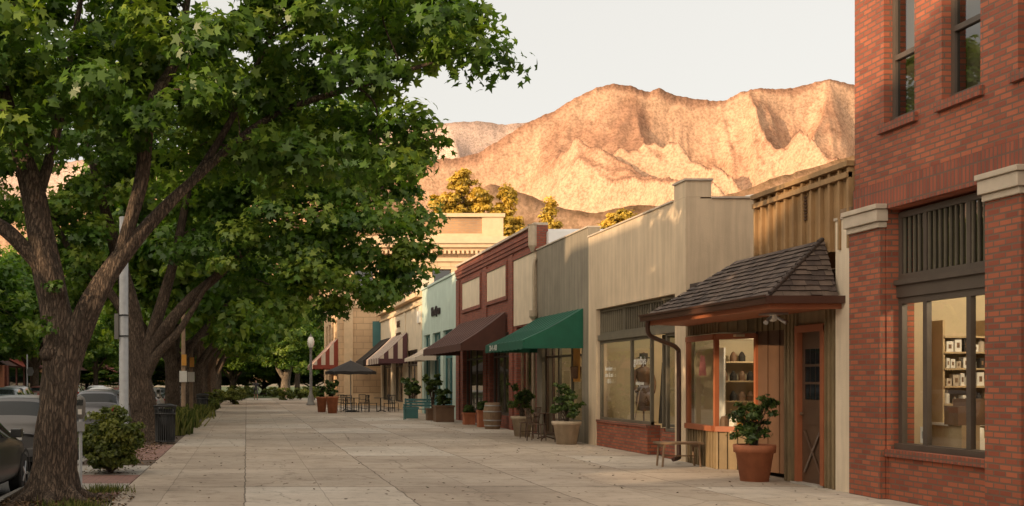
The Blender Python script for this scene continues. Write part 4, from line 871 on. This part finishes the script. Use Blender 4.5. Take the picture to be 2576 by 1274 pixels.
# ------------------------------------------------------------ far side street buildings
def farbuild(x1,y0,y1,h,m,i):
    root=empty('shop_building',(x1,(y0+y1)/2,0)); L=root.location; mb=MB()
    mb.box(x1-12,x1,y0,y1,0,h,m); mb.box(x1,x1+.15,y0,y1,h-.5,h-.2,'stone'); mb.box(x1-12,x1+.2,y0,y1,h+.002,h+.15,'stone')
    y=y0+1
    while y<y1-2.5:
        mb.box(x1+.006,x1+.05,y,y+2.6,.6,2.8,'carglass'); mb.box(x1+.003,x1+.03,y-.06,y+2.66,.52,2.88,'frame')
        zz=4.2
        while zz<h-2.4: mb.box(x1+.003,x1+.04,y+.6,y+1.8,zz,zz+1.8,'frame'); zz+=3.2
        y+=3.6
    mb.face([(x1,y0+.5,3.6),(x1,y1-.5,3.6),(x1+1.3,y1-.5,2.9),(x1+1.3,y0+.5,2.9)],'rst' if i%2 else 'baw')
    for k in range(3): mb.box(x1-10+k*3.2,x1-8.6+k*3.2,y0-.04,y0-.003,1,2.8,'frame')
    mb.build('walls',L,root,False)
for i,(y0,y1,h,m) in enumerate([(-70,-52,15,'brick2'),(-51,-36,14,'beige'),(-35,-20,15,'brick2'),(-19,-4,15,'lcream'),(-3,8,7,'brick2'),(8.3,14.5,13,'beige'),(15,30,14,'gray'),(31,48,12,'brick2'),(49,64,7.5,'beige'),(65,82,8,'brick2'),(83,100,6,'terra'),(101,122,7,'brick2'),(124,150,8,'lcream'),(152,190,9,'brick2')]): farbuild(-21,y0,y1,h,m,i)

# ------------------------------------------------------------ PERSON
def person(x,y):
    vs=[(0,0,.95),(0,0,1.15),(0,.01,1.38),(0,.0,1.48),(0,-.01,1.56),(0,-.01,1.68),
        (.10,0,.90),(.12,-.16,.50),(.12,-.08,.08),(.12,-.22,.03),
        (-.10,0,.90),(-.11,.12,.50),(-.11,.30,.12),(-.11,.22,.03),
        (.19,0,1.40),(.24,.10,1.14),(.23,-.02,.90),(.23,-.05,.80),
        (-.19,0,1.40),(-.24,-.1,1.14),(-.22,-.26,.95),(-.22,-.32,.88)]
    es=[(0,1),(1,2),(2,3),(3,4),(4,5),(0,6),(6,7),(7,8),(8,9),(0,10),(10,11),(11,12),(12,13),(2,14),(14,15),(15,16),(16,17),(2,18),(18,19),(19,20),(20,21)]
    rad=[.14,.13,.15,.055,.085,.07,.09,.06,.045,.04,.09,.06,.045,.04,.06,.045,.033,.03,.06,.045,.033,.03]
    me=bpy.data.meshes.new('walking_person'); me.from_pydata(vs,es,[]); o=bpy.data.objects.new('walking_person',me); S.collection.objects.link(o); o.location=(x,y,0)
    o.modifiers.new('skin','SKIN')
    for i,sv in enumerate(me.skin_vertices[0].data): sv.radius=(rad[i],rad[i]*.8); sv.use_root=(i==0)
    s=o.modifiers.new('sub','SUBSURF'); s.levels=2; s.render_levels=2
    m,nt,b=newmat('person_clothes_and_skin'); tc=nd(nt,'ShaderNodeTexCoord'); sp=nd(nt,'ShaderNodeSeparateXYZ'); nt.links.new(tc.outputs['Object'],sp.inputs[0])
    dv=mth(nt,'DIVIDE',sp.outputs[2],1.8)
    r=nd(nt,'ShaderNodeValToRGB'); r.color_ramp.interpolation='CONSTANT'; el=r.color_ramp.elements
    for i,(p,c) in enumerate([(0,(.02,.02,.02)),(.05,(.35,.2,.14)),(.27,(.03,.03,.04)),(.53,(.05,.05,.06)),(.815,(.42,.25,.17)),(.925,(.03,.02,.015))]):
        if i>=2: el.new(p)
        el[i].position=p; el[i].color=(*c,1)
    nt.links.new(dv,r.inputs[0]); nt.links.new(r.outputs[0],b.inputs['Base Color']); me.materials.append(m)
    mb=MB(); mb.ball((0,-.085,1.62),.012,'skin',5); 
    for s_ in (-.03,.03): mb.ball((s_,-.078,1.65),.008,'dark',4)
    h=mb.build('face_features'); h.parent=o; h.location=(0,0,0)
person(.8,98)

# ------------------------------------------------------------ MOUNTAINS
def perlin(x,y,seed):
    r=np.random.default_rng(seed); p=r.permutation(512); p=np.r_[p,p]; g=r.normal(size=(512,2)); g/=np.linalg.norm(g,axis=1,keepdims=True)
    xi=np.floor(x).astype(int); yi=np.floor(y).astype(int); xf=x-xi; yf=y-yi; u=xf**3*(xf*(xf*6-15)+10); v=yf**3*(yf*(yf*6-15)+10)
    def gr(a,b,dx,dy): h=p[(p[a%512]+b)%512]; return g[h,0]*dx+g[h,1]*dy
    a=gr(xi,yi,xf,yf);b=gr(xi+1,yi,xf-1,yf);c=gr(xi,yi+1,xf,yf-1);d=gr(xi+1,yi+1,xf-1,yf-1)
    return (a*(1-u)+b*u)*(1-v)+(c*(1-u)+d*u)*v
def rockmat(name,ca,cb_,cc_):
    m,nt,b=newmat(name); v=coords(nt)
    n1=noise(nt,v,.004,5,.62); n2=noise(nt,v,.03,8,.72); n3=noise(nt,v,.12,4,.7)
    ge=nd(nt,'ShaderNodeNewGeometry'); sp=nd(nt,'ShaderNodeSeparateXYZ'); nt.links.new(ge.outputs['Normal'],sp.inputs[0])
    steep=mth(nt,'MULTIPLY_ADD',sp.outputs[2],-.55,mth(nt,'ADD',n1,.42))
    c=ramp(nt,steep,[(.36,ca),(.54,cb_),(.72,cc_)]); d=ramp(nt,n2,[(.36,(.76,.75,.74)),(.5,(.98,.98,.98)),(.68,(1.12,1.10,1.06))]); c=mixc(nt,'MULTIPLY',1.0,c,d)
    d3=ramp(nt,n3,[(.42,(.76,.77,.74)),(.56,(1.04,1.04,1.04))]); c=mixc(nt,'MULTIPLY',1.0,c,d3)
    nt.links.new(c,b.inputs['Base Color']); b.inputs['Roughness'].default_value=1; b.inputs['Specular IOR Level'].default_value=0
    bumpn(nt,b,n2,.4,12); return m
def ridge(name,prof,Yc,Yf,xs0,xs1,nx,ny,amp,seed,m):
    k_=Yc/4000; px=np.array([(a-620)/2900*Yc for a,b in prof]); pz=np.array([(958-b)/2900*Yc for a,b in prof])
    xs=np.linspace(xs0,xs1,nx); ys=np.linspace(Yf,Yc+500*k_,ny); X,Y=np.meshgrid(xs,ys)
    R=np.interp(X,px,pz); t=np.clip((Y-Yf)/(Yc-Yf),0,1); back=np.clip((Y-Yc)/(700*k_),0,1)
    Hh=R*(t**1.15)*(1-back*.7)
    wx=(X+perlin(X/800/k_,Y/800/k_,seed+1)*420*k_+perlin(X/260/k_,Y/260/k_,seed+12)*60*k_)/k_; wy=(Y+perlin(X/450/k_+7,Y/450/k_,seed+2)*150*k_)/k_
    carve=lambda s,sx,sy:np.abs(perlin(wx/sx,wy/sy,seed+s))*2
    k=np.clip(1-t,0,1); env=np.clip(3.6*(t**.7)*(k**.55),0,1)*(1-back)
    Hh=Hh-env*np.clip(carve(3,600,1500)*1.15,0,1)*560*amp
    Hh-=(env*.9+.02)*carve(4,270,640)*165*amp
    Hh-=(env*.85+.06)*carve(5,120,260)*62*amp
    Hh-=(env*.75+.14)*carve(6,52,104)*26*amp
    Hh-=(env*.6+.3)*carve(9,24,40)*10*amp
    Hh+=perlin(X/10,Y/12,seed+8)*3*amp
    Hh=np.maximum(Hh,-.5)
    V=np.c_[X.ravel(),Y.ravel(),Hh.ravel()]
    i=np.arange(nx*ny).reshape(ny,nx); Fq=np.c_[i[:-1,:-1].ravel(),i[:-1,1:].ravel(),i[1:,1:].ravel(),i[1:,:-1].ravel()]
    me=bpy.data.meshes.new(name); me.vertices.add(len(V)); me.vertices.foreach_set('co',V.astype(np.float32).ravel()); me.loops.add(Fq.size); me.loops.foreach_set('vertex_index',Fq.astype(np.int32).ravel()); me.polygons.add(len(Fq)); me.polygons.foreach_set('loop_start',np.arange(0,Fq.size,4,dtype=np.int32)); me.update(calc_edges=True)
    me.polygons.foreach_set('use_smooth',[True]*len(Fq)); o=bpy.data.objects.new(name,me); S.collection.objects.link(o); me.materials.append(m)
profm=[(-900,640),(-200,560),(300,470),(700,420),(1000,400),(1150,392),(1200,380),(1250,350),(1330,302),(1400,270),(1450,240),(1500,212),(1545,205),(1590,211),(1625,225),(1665,214),(1700,235),(1790,247),(1820,250),(1860,228),(1900,219),(1990,216),(2040,202),(2085,194),(2145,205),(2300,240),(2700,330),(3400,560)]
ridge('mountains',profm,4000,1900,-1500,3300,1000,460,1.0,0,rockmat('mountain_chaparral_rock',(.31,.165,.105),(.39,.215,.135),(.54,.335,.215)))
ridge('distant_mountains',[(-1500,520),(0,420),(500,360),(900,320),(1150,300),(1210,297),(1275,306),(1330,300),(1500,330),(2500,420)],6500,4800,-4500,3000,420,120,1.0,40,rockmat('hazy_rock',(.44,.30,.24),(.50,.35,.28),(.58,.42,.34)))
ridge('foothills',[(-400,800),(600,640),(1100,540),(1180,480),(1240,455),(1330,485),(1420,520),(1500,530),(1600,505),(1700,520),(1850,478),(1950,440),(2060,410),(2145,385),(2400,370),(2900,500)],1750,1150,-700,1700,420,200,.42,70,rockmat('foothill_scrub',(.20,.12,.065),(.29,.17,.10),(.42,.26,.16)))

# ------------------------------------------------------------ LIGHT, SKY, CAMERA
sl=bpy.data.lights.new('sun','SUN'); sl.energy=5; sl.angle=math.radians(.5); sl.color=(1,.70,.42); so=bpy.data.objects.new('sun',sl); S.collection.objects.link(so); so.rotation_euler=SD.to_track_quat('Z','Y').to_euler(); so.location=(-30,-30,40)
w=bpy.data.worlds.new('World'); S.world=w; w.use_nodes=True; nt=w.node_tree; bg=nt.nodes['Background']
sky=nt.nodes.new('ShaderNodeTexSky'); sky.sky_type='NISHITA'; sky.sun_disc=False; sky.sun_elevation=EL; sky.sun_rotation=AZ%(2*math.pi); sky.dust_density=3; sky.air_density=1
hs=nt.nodes.new('ShaderNodeHueSaturation'); hs.inputs['Saturation'].default_value=.35; hs.inputs['Value'].default_value=.45; nt.links.new(sky.outputs[0],hs.inputs['Color'])
cc=mixc(nt,'ADD',1.0,hs.outputs[0],(4.5,4.25,3.8))
tc=nd(nt,'ShaderNodeTexCoord'); dt=nd(nt,'ShaderNodeVectorMath',operation='DOT_PRODUCT'); nt.links.new(tc.outputs['Generated'],dt.inputs[0]); dt.inputs[1].default_value=SD
gl=mth(nt,'POWER',mth(nt,'MAXIMUM',dt.outputs['Value'],0.0),1.3); gm=mixc(nt,'MIX',gl,(0,0,0),(11.0,8.6,5.9)); cc=mixc(nt,'ADD',1.0,cc,gm)
nt.links.new(cc,bg.inputs[0]); bg.inputs[1].default_value=.15
for (x,y,z,p) in ((10.3,14.4,3.3,170),(9.9,22.2,2.35,20),(10.2,27.6,3.1,65),(10.0,32.6,2.8,40)):  # added fill lights to brighten the shop interiors; no fixtures modelled
    l=bpy.data.lights.new('shop_fill_light','POINT'); l.energy=p; l.color=(1,.82,.58); l.shadow_soft_size=.08; lo=bpy.data.objects.new('shop_fill_light',l); S.collection.objects.link(lo); lo.location=(x,y,z)
cam=bpy.data.cameras.new('camera'); co=bpy.data.objects.new('camera',cam); S.collection.objects.link(co); S.camera=co
co.location=(0,0,1.65); co.rotation_euler=(math.pi/2,0,0); cam.sensor_width=36; cam.lens=40.53; cam.shift_x=.2593; cam.shift_y=.1246; cam.clip_start=.1; cam.clip_end=20000
